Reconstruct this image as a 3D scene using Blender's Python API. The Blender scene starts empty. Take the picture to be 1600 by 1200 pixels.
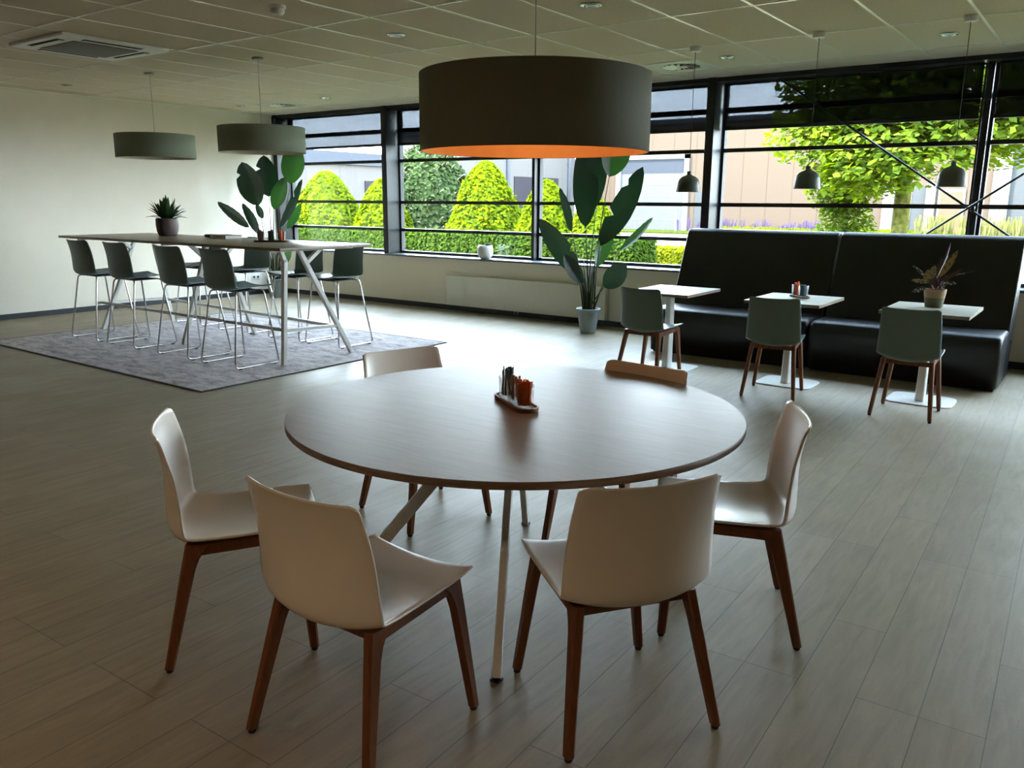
import bpy, math, random
from math import sin, cos, pi, radians, sqrt, atan2
from mathutils import Vector, Matrix

random.seed(7)
SC = bpy.context.scene
COL = SC.collection

# ------------------------------------------------------------------ camera
cd = bpy.data.cameras.new('camera')
cd.sensor_width = 36.0
cd.lens = 36.0 * 1283.0 / 1600.0
cd.clip_start = 0.05
cd.clip_end = 500
cam = bpy.data.objects.new('camera', cd)
COL.objects.link(cam)
PIT, ROL, YAW = radians(12.5207), radians(0.3819), radians(-35.9805)
fwd = Vector((sin(YAW) * cos(PIT), cos(YAW) * cos(PIT), -sin(PIT)))
rgt = Vector((cos(YAW), -sin(YAW), 0))
upv = rgt.cross(fwd)
R_ = rgt * cos(ROL) + upv * sin(ROL)
U_ = -rgt * sin(ROL) + upv * cos(ROL)
mw = Matrix((R_, U_, -fwd)).transposed().to_4x4()
mw.translation = Vector((0, 0, 1.55))
cam.matrix_world = mw
SC.camera = cam

# ------------------------------------------------------------------ world and sun
w = bpy.data.worlds.new('sky')
SC.world = w
w.use_nodes = True
nt = w.node_tree
bg = nt.nodes['Background']
# bright hazy sky: nearly even, a little bluer towards the zenith
tc0 = nt.nodes.new('ShaderNodeTexCoord')
sp0 = nt.nodes.new('ShaderNodeSeparateXYZ')
nt.links.new(tc0.outputs['Generated'], sp0.inputs[0])
cr0 = nt.nodes.new('ShaderNodeValToRGB')
cr0.color_ramp.elements[0].position = 0.0
cr0.color_ramp.elements[0].color = (0.80, 0.91, 1.0, 1)
cr0.color_ramp.elements[1].position = 0.8
cr0.color_ramp.elements[1].color = (0.54, 0.74, 1.0, 1)
nt.links.new(sp0.outputs['Z'], cr0.inputs[0])
nt.links.new(cr0.outputs[0], bg.inputs['Color'])
bg.inputs['Strength'].default_value = 3.4

sd = bpy.data.lights.new('sun', 'SUN')
sd.energy = 4.5
sd.angle = radians(0.6)
sd.color = (1.0, 0.95, 0.86)
sun = bpy.data.objects.new('sun', sd)
COL.objects.link(sun)
SUNV = Vector((-0.42, -0.38, 0.82)).normalized()
sun.rotation_euler = SUNV.to_track_quat('Z', 'Y').to_euler()

SC.view_settings.view_transform = 'Standard'
SC.view_settings.look = 'None'
SC.view_settings.gamma = 1
SC.view_settings.use_curve_mapping = False
SC.view_settings.exposure = 3.68
SC.cycles.max_bounces = 10
SC.cycles.diffuse_bounces = 6
SC.cycles.glossy_bounces = 4
SC.cycles.transmission_bounces = 8
SC.cycles.transparent_max_bounces = 24
SC.cycles.sample_clamp_indirect = 6
SC.cycles.caustics_reflective = False
SC.cycles.caustics_refractive = False
SC.cycles.use_denoising = True

# ------------------------------------------------------------------ materials
M = {}


def mat(name, col, rough=0.5, metal=0.0, noise=0.0, nscale=20.0, bump=0.0, bscale=200.0,
        trans=0.0, ior=1.45, spec=0.5, aniso=(1, 1, 1), coat=0.0, rnoise=0.0):
    m = bpy.data.materials.new(name)
    m.use_nodes = True
    t = m.node_tree
    b = t.nodes['Principled BSDF']
    b.inputs['Base Color'].default_value = (*col, 1)
    b.inputs['Roughness'].default_value = rough
    b.inputs['Metallic'].default_value = metal
    b.inputs['IOR'].default_value = ior
    b.inputs['Specular IOR Level'].default_value = spec
    b.inputs['Transmission Weight'].default_value = trans
    b.inputs['Coat Weight'].default_value = coat
    tc = t.nodes.new('ShaderNodeTexCoord')
    mp = t.nodes.new('ShaderNodeMapping')
    mp.inputs['Scale'].default_value = aniso
    t.links.new(tc.outputs['Object'], mp.inputs['Vector'])
    n = t.nodes.new('ShaderNodeTexNoise')
    n.inputs['Scale'].default_value = nscale
    n.inputs['Detail'].default_value = 5
    t.links.new(mp.outputs[0], n.inputs['Vector'])
    k = max(noise, 0.015)
    r = t.nodes.new('ShaderNodeMixRGB')
    r.inputs[1].default_value = (*[c * (1 - k) for c in col], 1)
    r.inputs[2].default_value = (*[min(1, c * (1 + k)) for c in col], 1)
    cr = t.nodes.new('ShaderNodeMapRange')
    cr.inputs[1].default_value = 0.3
    cr.inputs[2].default_value = 0.7
    t.links.new(n.outputs['Fac'], cr.inputs[0])
    t.links.new(cr.outputs[0], r.inputs[0])
    t.links.new(r.outputs[0], b.inputs['Base Color'])
    if rnoise:
        rr = t.nodes.new('ShaderNodeMapRange')
        rr.inputs[1].default_value = 0.3
        rr.inputs[2].default_value = 0.7
        rr.inputs[3].default_value = rough - rnoise
        rr.inputs[4].default_value = rough + rnoise
        t.links.new(n.outputs['Fac'], rr.inputs[0])
        t.links.new(rr.outputs[0], b.inputs['Roughness'])
    if bump:
        n2 = t.nodes.new('ShaderNodeTexNoise')
        n2.inputs['Scale'].default_value = bscale
        t.links.new(tc.outputs['Object'], n2.inputs['Vector'])
        bp = t.nodes.new('ShaderNodeBump')
        bp.inputs['Strength'].default_value = bump
        bp.inputs['Distance'].default_value = 0.004
        t.links.new(n2.outputs['Fac'], bp.inputs['Height'])
        t.links.new(bp.outputs[0], b.inputs['Normal'])
    M[name] = m
    return m


def add(t, typ, **kw):
    n = t.nodes.new(typ)
    for k, v in kw.items():
        setattr(n, k, v)
    return n


mat('white_paint', (0.84, 0.785, 0.675), 0.75, noise=0.02, nscale=3, bump=0.08, bscale=120)
mat('warm_wall', (0.22, 0.15, 0.095), 0.8, noise=0.02, nscale=3)
mat('baseboard', (0.018, 0.022, 0.026), 0.5)
mat('ceiling_tile', (0.63, 0.54, 0.405), 0.9, noise=0.05, nscale=60, bump=0.15, bscale=300)
mat('grid_metal', (0.93, 0.91, 0.80), 0.25, spec=1.0)
mat('frame_metal', (0.016, 0.018, 0.02), 0.42, noise=0.1)
mat('sill', (0.10, 0.125, 0.14), 0.3, noise=0.1, nscale=30)
mat('radiator_white', (0.72, 0.71, 0.64), 0.4)
mat('shell_white', (0.76, 0.69, 0.60), 0.28, noise=0.02, nscale=8, bump=0.04, bscale=900, coat=0.1)
mat('shell_green', (0.16, 0.235, 0.225), 0.38, noise=0.03, bump=0.04, bscale=900)
mat('chair_wood', (0.155, 0.050, 0.015), 0.42, noise=0.18, nscale=9, aniso=(10, 10, 1))
mat('chair_wood_light', (0.22, 0.085, 0.04), 0.45, noise=0.3, nscale=9, aniso=(10, 10, 1))
mat('black_plastic', (0.012, 0.012, 0.013), 0.5)
mat('chrome', (0.62, 0.62, 0.62), 0.13, metal=1.0)
mat('white_metal', (0.70, 0.70, 0.66), 0.38)
mat('table_edge', (0.17, 0.095, 0.05), 0.5, noise=0.3, nscale=14, aniso=(1, 1, 8))
mat('tan_edge', (0.20, 0.15, 0.10), 0.6, noise=0.1)
mat('sofa_leather', (0.011, 0.012, 0.013), 0.42, noise=0.15, nscale=6, bump=0.25, bscale=260)
mat('shade_cloth', (0.17, 0.185, 0.13), 0.8, noise=0.03, nscale=40, bump=0.15, bscale=700)
mat('shade_cloth_green', (0.22, 0.255, 0.19), 0.8, noise=0.03, nscale=40, bump=0.15, bscale=700)
mat('shade_white', (0.72, 0.70, 0.62), 0.8)
mat('shade_copper', (0.90, 0.46, 0.16), 0.5, metal=0.2, noise=0.04)
mat('bell_green', (0.105, 0.13, 0.11), 0.45, noise=0.04)
mat('cord', (0.03, 0.03, 0.03), 0.6)
mat('cord_steel', (0.35, 0.35, 0.32), 0.4, metal=0.6)
mat('plastic_white', (0.78, 0.77, 0.72), 0.4)
mat('grille_grey', (0.16, 0.155, 0.13), 0.6, bump=0.3, bscale=400)
mat('dark_gap', (0.02, 0.02, 0.02), 0.8)
mat('pot_grey', (0.24, 0.29, 0.30), 0.5, noise=0.04)
mat('pot_mauve', (0.10, 0.068, 0.068), 0.5, noise=0.06)
mat('pot_white', (0.62, 0.61, 0.58), 0.4)
mat('soil', (0.03, 0.02, 0.013), 0.95, noise=0.5, nscale=80, bump=1, bscale=120)
mat('stem_green', (0.03, 0.042, 0.012), 0.6, noise=0.3)
mat('tray_wood', (0.20, 0.10, 0.045), 0.5, noise=0.25, nscale=20, aniso=(1, 6, 6))
mat('tray_dark', (0.09, 0.045, 0.03), 0.5, noise=0.25, nscale=20)
mat('stick_orange', (0.75, 0.14, 0.03), 0.6, noise=0.12, nscale=60)
mat('stick_teal', (0.025, 0.075, 0.095), 0.6, noise=0.3, nscale=60)
mat('stick_blue', (0.06, 0.19, 0.24), 0.6, noise=0.2, nscale=60)
mat('stick_wood', (0.36, 0.20, 0.09), 0.6, noise=0.2, nscale=60)
mat('stick_grey', (0.20, 0.20, 0.20), 0.6, noise=0.2, nscale=60)
mat('stick_pink', (0.5, 0.33, 0.28), 0.6, noise=0.2, nscale=60)
mat('book_cover', (0.22, 0.20, 0.15), 0.5, noise=0.05)
mat('paper', (0.74, 0.72, 0.68), 0.8)
mat('book_olive', (0.16, 0.16, 0.06), 0.5, noise=0.2)
mat('bark', (0.05, 0.05, 0.012), 0.9, noise=0.5, nscale=12, bump=1, bscale=30, spec=0.0)
mat('bark_grey', (0.04, 0.038, 0.03), 0.9, noise=0.4, nscale=12, spec=0.0)
mat('facade_fascia', (0.036, 0.038, 0.044), 0.6, spec=0.0)
mat('facade_white', (0.62, 0.60, 0.60), 0.7, noise=0.03)
mat('facade_dark', (0.019, 0.017, 0.019), 0.5, spec=0.0)
mat('garage_grey', (0.053, 0.054, 0.055), 0.5, spec=0.0)
mat('garage_dark', (0.024, 0.026, 0.031), 0.4, spec=0.0)
mat('outdoor_trim', (0.10, 0.095, 0.085), 0.6, spec=0.0)
mat('door_tan', (0.060, 0.042, 0.028), 0.6, spec=0.0)
mat('window_outer', (0.035, 0.036, 0.036), 0.25, spec=0.0)
mat('roof_grey', (0.10, 0.10, 0.10), 0.8, spec=0.0)
mat('tag_dark', (0.02, 0.02, 0.02), 0.6)


def plank_floor():
    m = bpy.data.materials.new('vinyl_planks'); m.use_nodes = True; t = m.node_tree; b = t.nodes['Principled BSDF']
    tc = add(t, 'ShaderNodeTexCoord'); mp = add(t, 'ShaderNodeMapping')
    mp.inputs['Rotation'].default_value = (0, 0, radians(90 - 1.7))
    mp.inputs['Location'].default_value = (0.0, 0.045, 0)
    t.links.new(tc.outputs['Object'], mp.inputs['Vector'])
    br = add(t, 'ShaderNodeTexBrick')
    br.offset = 0.38; br.offset_frequency = 3; br.squash = 1
    br.inputs['Scale'].default_value = 1
    br.inputs['Mortar Size'].default_value = 0.0016
    br.inputs['Mortar Smooth'].default_value = 0.1
    br.inputs['Brick Width'].default_value = 1.29
    br.inputs['Row Height'].default_value = 0.183
    br.inputs['Color1'].default_value = (0.225, 0.176, 0.106, 1)
    br.inputs['Color2'].default_value = (0.250, 0.200, 0.124, 1)
    br.inputs['Mortar'].default_value = (0.105, 0.082, 0.05, 1)
    t.links.new(mp.outputs[0], br.inputs['Vector'])
    m2 = add(t, 'ShaderNodeMapping'); m2.inputs['Scale'].default_value = (9, 1.1, 1)
    t.links.new(tc.outputs['Object'], m2.inputs['Vector'])
    n = add(t, 'ShaderNodeTexNoise'); n.inputs['Scale'].default_value = 3; n.inputs['Detail'].default_value = 8; n.inputs['Distortion'].default_value = 1.0
    t.links.new(m2.outputs[0], n.inputs['Vector'])
    mr = add(t, 'ShaderNodeMapRange'); mr.inputs[1].default_value = .25; mr.inputs[2].default_value = .75; mr.inputs[3].default_value = .80; mr.inputs[4].default_value = 1.15
    t.links.new(n.outputs['Fac'], mr.inputs[0])
    mx = add(t, 'ShaderNodeMixRGB', blend_type='MULTIPLY'); mx.inputs[0].default_value = 1
    t.links.new(br.outputs['Color'], mx.inputs[1]); t.links.new(mr.outputs[0], mx.inputs[2])
    t.links.new(mx.outputs[0], b.inputs['Base Color'])
    n3 = add(t, 'ShaderNodeTexNoise'); n3.inputs['Scale'].default_value = 2.2; n3.inputs['Detail'].default_value = 4
    t.links.new(tc.outputs['Object'], n3.inputs['Vector'])
    r2 = add(t, 'ShaderNodeMapRange'); r2.inputs[1].default_value = .3; r2.inputs[2].default_value = .7; r2.inputs[3].default_value = .44; r2.inputs[4].default_value = .56
    t.links.new(n3.outputs['Fac'], r2.inputs[0]); t.links.new(r2.outputs[0], b.inputs['Roughness'])
    n4 = add(t, 'ShaderNodeTexNoise'); n4.inputs['Scale'].default_value = 26; n4.inputs['Detail'].default_value = 6
    m4 = add(t, 'ShaderNodeMapping'); m4.inputs['Scale'].default_value = (4, 1, 1)
    t.links.new(tc.outputs['Object'], m4.inputs['Vector']); t.links.new(m4.outputs[0], n4.inputs['Vector'])
    ma = add(t, 'ShaderNodeMath', operation='MULTIPLY_ADD'); ma.inputs[1].default_value = -0.6
    t.links.new(br.outputs['Fac'], ma.inputs[0]); t.links.new(n4.outputs['Fac'], ma.inputs[2])
    bp = add(t, 'ShaderNodeBump'); bp.inputs['Strength'].default_value = .35; bp.inputs['Distance'].default_value = .0025
    t.links.new(ma.outputs[0], bp.inputs['Height']); t.links.new(bp.outputs[0], b.inputs['Normal'])
    M['floor'] = m


plank_floor()


def wood_top(name, c1, c2, rough, rot=0.0, sc=1.0):
    m = bpy.data.materials.new(name); m.use_nodes = True; t = m.node_tree; b = t.nodes['Principled BSDF']
    tc = add(t, 'ShaderNodeTexCoord'); mp = add(t, 'ShaderNodeMapping')
    mp.inputs['Rotation'].default_value = (0, 0, rot); mp.inputs['Scale'].default_value = (1.2 * sc, 16 * sc, 1)
    t.links.new(tc.outputs['Object'], mp.inputs['Vector'])
    n = add(t, 'ShaderNodeTexNoise'); n.inputs['Scale'].default_value = 2.5; n.inputs['Detail'].default_value = 9; n.inputs['Distortion'].default_value = 1.6
    t.links.new(mp.outputs[0], n.inputs['Vector'])
    cr = add(t, 'ShaderNodeValToRGB'); cr.color_ramp.elements[0].position = .35; cr.color_ramp.elements[1].position = .7
    cr.color_ramp.elements[0].color = (*c1, 1); cr.color_ramp.elements[1].color = (*c2, 1)
    t.links.new(n.outputs['Fac'], cr.inputs[0]); t.links.new(cr.outputs[0], b.inputs['Base Color'])
    b.inputs['Roughness'].default_value = rough
    b.inputs['Specular IOR Level'].default_value = .5
    b.inputs['IOR'].default_value = 1.6 if name == 'round_top' else 1.5
    bp = add(t, 'ShaderNodeBump'); bp.inputs['Strength'].default_value = .12; bp.inputs['Distance'].default_value = .001
    t.links.new(n.outputs['Fac'], bp.inputs['Height']); t.links.new(bp.outputs[0], b.inputs['Normal'])
    M[name] = m


wood_top('round_top', (0.185, 0.115, 0.07), (0.235, 0.155, 0.10), 0.40, rot=radians(25))
wood_top('bar_top', (0.17, 0.13, 0.08), (0.25, 0.20, 0.13), 0.33)
wood_top('small_top', (0.36, 0.34, 0.29), (0.48, 0.46, 0.40), 0.33)


def rug_mat():
    m = bpy.data.materials.new('rug_weave'); m.use_nodes = True; t = m.node_tree; b = t.nodes['Principled BSDF']
    tc = add(t, 'ShaderNodeTexCoord')
    mp = add(t, 'ShaderNodeMapping'); mp.inputs['Scale'].default_value = (1.0, 2.6, 1)
    t.links.new(tc.outputs['Object'], mp.inputs['Vector'])
    n = add(t, 'ShaderNodeTexNoise'); n.inputs['Scale'].default_value = 4.2; n.inputs['Detail'].default_value = 14; n.inputs['Roughness'].default_value = .85; n.inputs['Distortion'].default_value = .6
    t.links.new(mp.outputs[0], n.inputs['Vector'])
    cr = add(t, 'ShaderNodeValToRGB')
    e = cr.color_ramp.elements
    e[0].position = .40; e[0].color = (.17, .15, .17, 1); e[1].position = .60; e[1].color = (.60, .54, .53, 1)
    x = cr.color_ramp.elements.new(.5); x.color = (.43, .385, .385, 1)
    t.links.new(n.outputs['Fac'], cr.inputs[0]); t.links.new(cr.outputs[0], b.inputs['Base Color'])
    b.inputs['Roughness'].default_value = .95
    n2 = add(t, 'ShaderNodeTexNoise'); n2.inputs['Scale'].default_value = 260
    t.links.new(tc.outputs['Object'], n2.inputs['Vector'])
    bp = add(t, 'ShaderNodeBump'); bp.inputs['Strength'].default_value = .6; bp.inputs['Distance'].default_value = .004
    t.links.new(n2.outputs['Fac'], bp.inputs['Height']); t.links.new(bp.outputs[0], b.inputs['Normal'])
    M['rug'] = m


rug_mat()
mat('rug_binding', (0.10, 0.09, 0.085), 0.9)


def leaf_mat(name, c1, c2, trans=0.45, scale=6.0, rough=0.5, gloss=0.0):
    m = bpy.data.materials.new(name); m.use_nodes = True; t = m.node_tree
    t.nodes.remove(t.nodes['Principled BSDF']); out = t.nodes['Material Output']
    ge = add(t, 'ShaderNodeNewGeometry')
    cr = add(t, 'ShaderNodeMixRGB'); cr.inputs[1].default_value = (*c1, 1); cr.inputs[2].default_value = (*c2, 1)
    t.links.new(ge.outputs['Random Per Island'], cr.inputs[0])
    d = add(t, 'ShaderNodeBsdfDiffuse'); tr = add(t, 'ShaderNodeBsdfTranslucent'); g = add(t, 'ShaderNodeBsdfGlossy')
    g.inputs['Roughness'].default_value = rough
    t.links.new(cr.outputs[0], d.inputs[0])
    hv = add(t, 'ShaderNodeHueSaturation'); hv.inputs['Saturation'].default_value = 1.15; hv.inputs['Value'].default_value = 1.25
    t.links.new(cr.outputs[0], hv.inputs['Color']); t.links.new(hv.outputs[0], tr.inputs[0])
    a = add(t, 'ShaderNodeMixShader'); a.inputs[0].default_value = trans
    t.links.new(d.outputs[0], a.inputs[1]); t.links.new(tr.outputs[0], a.inputs[2])
    a2 = add(t, 'ShaderNodeMixShader'); a2.inputs[0].default_value = gloss
    t.links.new(a.outputs[0], a2.inputs[1]); t.links.new(g.outputs[0], a2.inputs[2])
    t.links.new(a2.outputs[0], out.inputs[0])
    M[name] = m


leaf_mat('leaf_lime', (0.095, 0.115, 0.0020), (0.042, 0.068, 0.0040), 0.4)
leaf_mat('leaf_hedge', (0.034, 0.058, 0.005), (0.020, 0.036, 0.007), 0.35)
leaf_mat('leaf_yellow', (0.10, 0.11, 0.003), (0.060, 0.075, 0.005), 0.4)
leaf_mat('leaf_silver', (0.036, 0.050, 0.018), (0.014, 0.025, 0.009), 0.25)
leaf_mat('blossom_cream', (0.13, 0.12, 0.09), (0.09, 0.09, 0.06), 0.3)
leaf_mat('leaf_maple', (0.125, 0.165, 0.012), (0.045, 0.080, 0.012))
leaf_mat('leaf_shoot', (0.065, 0.095, 0.010), (0.032, 0.056, 0.009), 0.5)
leaf_mat('leaf_lavender', (0.055, 0.038, 0.075), (0.045, 0.035, 0.055), 0.3)
leaf_mat('leaf_dry', (0.10, 0.085, 0.030), (0.060, 0.065, 0.020), 0.3)
leaf_mat('leaf_indoor', (0.008, 0.024, 0.009), (0.006, 0.017, 0.008), 0.2, rough=0.35, gloss=0.06)
leaf_mat('leaf_indoor_light', (0.020, 0.055, 0.013), (0.017, 0.046, 0.012), 0.4, rough=0.35, gloss=0.06)
leaf_mat('leaf_dracaena', (0.018, 0.05, 0.016), (0.03, 0.07, 0.02), 0.2, rough=0.35, gloss=0.06)
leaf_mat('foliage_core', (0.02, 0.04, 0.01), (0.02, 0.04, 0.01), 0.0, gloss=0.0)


def calathea_mat(name, base, spot):
    m = bpy.data.materials.new(name); m.use_nodes = True; t = m.node_tree; b = t.nodes['Principled BSDF']
    tc = add(t, 'ShaderNodeTexCoord')
    v = add(t, 'ShaderNodeTexVoronoi'); v.inputs['Scale'].default_value = 60
    t.links.new(tc.outputs['Object'], v.inputs['Vector'])
    cr = add(t, 'ShaderNodeValToRGB'); cr.color_ramp.elements[0].position = .28; cr.color_ramp.elements[1].position = .42
    cr.color_ramp.elements[0].color = (*spot, 1); cr.color_ramp.elements[1].color = (*base, 1)
    t.links.new(v.outputs['Distance'], cr.inputs[0]); t.links.new(cr.outputs[0], b.inputs['Base Color'])
    b.inputs['Roughness'].default_value = .4
    M[name] = m


calathea_mat('calathea_gold', (0.30, 0.20, 0.05), (0.05, 0.025, 0.01))
calathea_mat('calathea_red', (0.06, 0.012, 0.014), (0.035, 0.02, 0.012))
calathea_mat('calathea_green', (0.025, 0.04, 0.02), (0.5, 0.5, 0.48))


def two_tone_pot():
    m = bpy.data.materials.new('woven_pot'); m.use_nodes = True; t = m.node_tree; b = t.nodes['Principled BSDF']
    tc = add(t, 'ShaderNodeTexCoord'); s = add(t, 'ShaderNodeSeparateXYZ'); t.links.new(tc.outputs['Object'], s.inputs[0])
    gt = add(t, 'ShaderNodeMath', operation='GREATER_THAN'); gt.inputs[1].default_value = 0.078
    t.links.new(s.outputs['Z'], gt.inputs[0])
    mx = add(t, 'ShaderNodeMixRGB'); mx.inputs[1].default_value = (.115, .115, .05, 1); mx.inputs[2].default_value = (.34, .22, .12, 1)
    t.links.new(gt.outputs[0], mx.inputs[0]); t.links.new(mx.outputs[0], b.inputs['Base Color'])
    wv = add(t, 'ShaderNodeTexWave'); wv.bands_direction = 'Z'; wv.inputs['Scale'].default_value = 55
    t.links.new(tc.outputs['Object'], wv.inputs['Vector'])
    bp = add(t, 'ShaderNodeBump'); bp.inputs['Strength'].default_value = .7; bp.inputs['Distance'].default_value = .002
    t.links.new(wv.outputs['Fac'], bp.inputs['Height']); t.links.new(bp.outputs[0], b.inputs['Normal'])
    b.inputs['Roughness'].default_value = .8
    M['woven_pot'] = m


two_tone_pot()


def glass_pane():
    m = bpy.data.materials.new('window_glass'); m.use_nodes = True; t = m.node_tree
    t.nodes.remove(t.nodes['Principled BSDF']); out = t.nodes['Material Output']
    tr = add(t, 'ShaderNodeBsdfTransparent'); tr.inputs[0].default_value = (.97, .985, .975, 1)
    g = add(t, 'ShaderNodeBsdfGlossy'); g.inputs['Roughness'].default_value = .02
    lw = add(t, 'ShaderNodeLayerWeight'); lw.inputs[0].default_value = .5
    pw = add(t, 'ShaderNodeMath', operation='POWER'); pw.inputs[1].default_value = 5.0
    t.links.new(lw.outputs['Facing'], pw.inputs[0])
    f = add(t, 'ShaderNodeMath', operation='MULTIPLY_ADD'); f.inputs[1].default_value = .85; f.inputs[2].default_value = .035
    t.links.new(pw.outputs[0], f.inputs[0])
    n = add(t, 'ShaderNodeTexNoise'); n.inputs['Scale'].default_value = 1.5
    mr = add(t, 'ShaderNodeMapRange'); mr.inputs[3].default_value = .015; mr.inputs[4].default_value = .03
    t.links.new(n.outputs['Fac'], mr.inputs[0]); t.links.new(mr.outputs[0], g.inputs['Roughness'])
    x = add(t, 'ShaderNodeMixShader')
    t.links.new(f.outputs[0], x.inputs[0]); t.links.new(tr.outputs[0], x.inputs[1]); t.links.new(g.outputs[0], x.inputs[2])
    t.links.new(x.outputs[0], out.inputs[0]); M['glass'] = m
    m = bpy.data.materials.new('blind_mesh'); m.use_nodes = True; t = m.node_tree
    t.nodes.remove(t.nodes['Principled BSDF']); out = t.nodes['Material Output']
    tr = add(t, 'ShaderNodeBsdfTransparent'); tr.inputs[0].default_value = (.15, .155, .163, 1)
    d = add(t, 'ShaderNodeBsdfDiffuse'); d.inputs[0].default_value = (.06, .06, .065, 1)
    tc = add(t, 'ShaderNodeTexCoord'); n = add(t, 'ShaderNodeTexNoise'); n.inputs['Scale'].default_value = 90
    t.links.new(tc.outputs['Object'], n.inputs['Vector'])
    mr = add(t, 'ShaderNodeMapRange'); mr.inputs[3].default_value = .10; mr.inputs[4].default_value = .32
    t.links.new(n.outputs['Fac'], mr.inputs[0])
    x = add(t, 'ShaderNodeMixShader')
    t.links.new(mr.outputs[0], x.inputs[0]); t.links.new(tr.outputs[0], x.inputs[1]); t.links.new(d.outputs[0], x.inputs[2])
    t.links.new(x.outputs[0], out.inputs[0]); M['blind'] = m
    m = bpy.data.materials.new('tumbler_glass'); m.use_nodes = True; t = m.node_tree
    t.nodes.remove(t.nodes['Principled BSDF']); out = t.nodes['Material Output']
    tr = add(t, 'ShaderNodeBsdfTransparent'); tr.inputs[0].default_value = (.96, .97, .97, 1)
    g = add(t, 'ShaderNodeBsdfGlossy'); g.inputs['Roughness'].default_value = .05
    lw = add(t, 'ShaderNodeLayerWeight'); lw.inputs[0].default_value = .5
    pw = add(t, 'ShaderNodeMath', operation='POWER'); pw.inputs[1].default_value = 3.0
    t.links.new(lw.outputs['Facing'], pw.inputs[0])
    f = add(t, 'ShaderNodeMath', operation='MULTIPLY_ADD'); f.inputs[1].default_value = .6; f.inputs[2].default_value = .03
    t.links.new(pw.outputs[0], f.inputs[0])
    tc = add(t, 'ShaderNodeTexCoord'); v = add(t, 'ShaderNodeTexVoronoi'); v.inputs['Scale'].default_value = 110
    t.links.new(tc.outputs['Object'], v.inputs['Vector'])
    bp = add(t, 'ShaderNodeBump'); bp.inputs['Strength'].default_value = .8; bp.inputs['Distance'].default_value = .004
    t.links.new(v.outputs['Distance'], bp.inputs['Height']); t.links.new(bp.outputs[0], g.inputs['Normal'])
    x = add(t, 'ShaderNodeMixShader')
    t.links.new(f.outputs[0], x.inputs[0]); t.links.new(tr.outputs[0], x.inputs[1]); t.links.new(g.outputs[0], x.inputs[2])
    t.links.new(x.outputs[0], out.inputs[0]); M['tumbler'] = m


glass_pane()


def panel_facade(name, col, width, seam=0.02, off=0.0):
    m = bpy.data.materials.new(name); m.use_nodes = True; t = m.node_tree; b = t.nodes['Principled BSDF']
    tc = add(t, 'ShaderNodeTexCoord'); s = add(t, 'ShaderNodeSeparateXYZ'); t.links.new(tc.outputs['Object'], s.inputs[0])
    sm = add(t, 'ShaderNodeMath', operation='ADD'); t.links.new(s.outputs['X'], sm.inputs[0]); t.links.new(s.outputs['Y'], sm.inputs[1])
    md = add(t, 'ShaderNodeMath', operation='PINGPONG'); md.inputs[1].default_value = width / 2
    t.links.new(sm.outputs[0], md.inputs[0])
    lt = add(t, 'ShaderNodeMath', operation='LESS_THAN'); lt.inputs[1].default_value = seam
    t.links.new(md.outputs[0], lt.inputs[0])
    mx = add(t, 'ShaderNodeMixRGB'); mx.inputs[1].default_value = (*col, 1); mx.inputs[2].default_value = (*[c * .7 for c in col], 1)
    t.links.new(lt.outputs[0], mx.inputs[0]); t.links.new(mx.outputs[0], b.inputs['Base Color'])
    b.inputs['Roughness'].default_value = .9
    b.inputs['Specular IOR Level'].default_value = 0.0
    M[name] = m


panel_facade('facade_beige', (0.050, 0.0365, 0.0270), 1.35)
panel_facade('facade_pale', (0.062, 0.056, 0.052), 2.7)


def ground_mat(name, c1, c2, scale):
    m = mat(name, [(a + b) / 2 for a, b in zip(c1, c2)], 0.95, noise=0.12, nscale=scale, bump=0.4, bscale=60, spec=0.0)


ground_mat('paving', (0.14, 0.122, 0.088), (0.12, 0.105, 0.075), 3)
ground_mat('pale_gravel', (0.72, 0.70, 0.58), (0.62, 0.62, 0.48), 40)
ground_mat('grass_ground', (0.10, 0.15, 0.02), (0.08, 0.12, 0.015), 6)
M['grass_ground'] = mat('grass_dark', (0.022, 0.028, 0.005), 0.95, spec=0.0, noise=0.3, nscale=6)


# ------------------------------------------------------------------ object helpers
def tag(o, label=None, cat=None, group=None, kind=None):
    if label: o['label'] = label
    if cat: o['category'] = cat
    if group: o['group'] = group
    if kind: o['kind'] = kind
    return o


def thing(name, label, cat, loc=(0, 0, 0), rz=0.0, group=None):
    o = bpy.data.objects.new(name, None)
    o.empty_display_size = 0.1
    COL.objects.link(o)
    o.location = loc
    o.rotation_euler = (0, 0, rz)
    return tag(o, label, cat, group)


def kids(o):
    return [c for c in COL.objects if c.parent == o]


def dup(o, loc=None, rz=None, label=None, group=None, parent=None):
    c = o.copy()
    COL.objects.link(c)
    c.parent = parent
    if loc is not None: c.location = loc
    if rz is not None: c.rotation_euler = (0, 0, rz)
    if label: c['label'] = label
    if group: c['group'] = group
    for k in kids(o):
        dup(k, parent=c)
    return c


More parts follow.
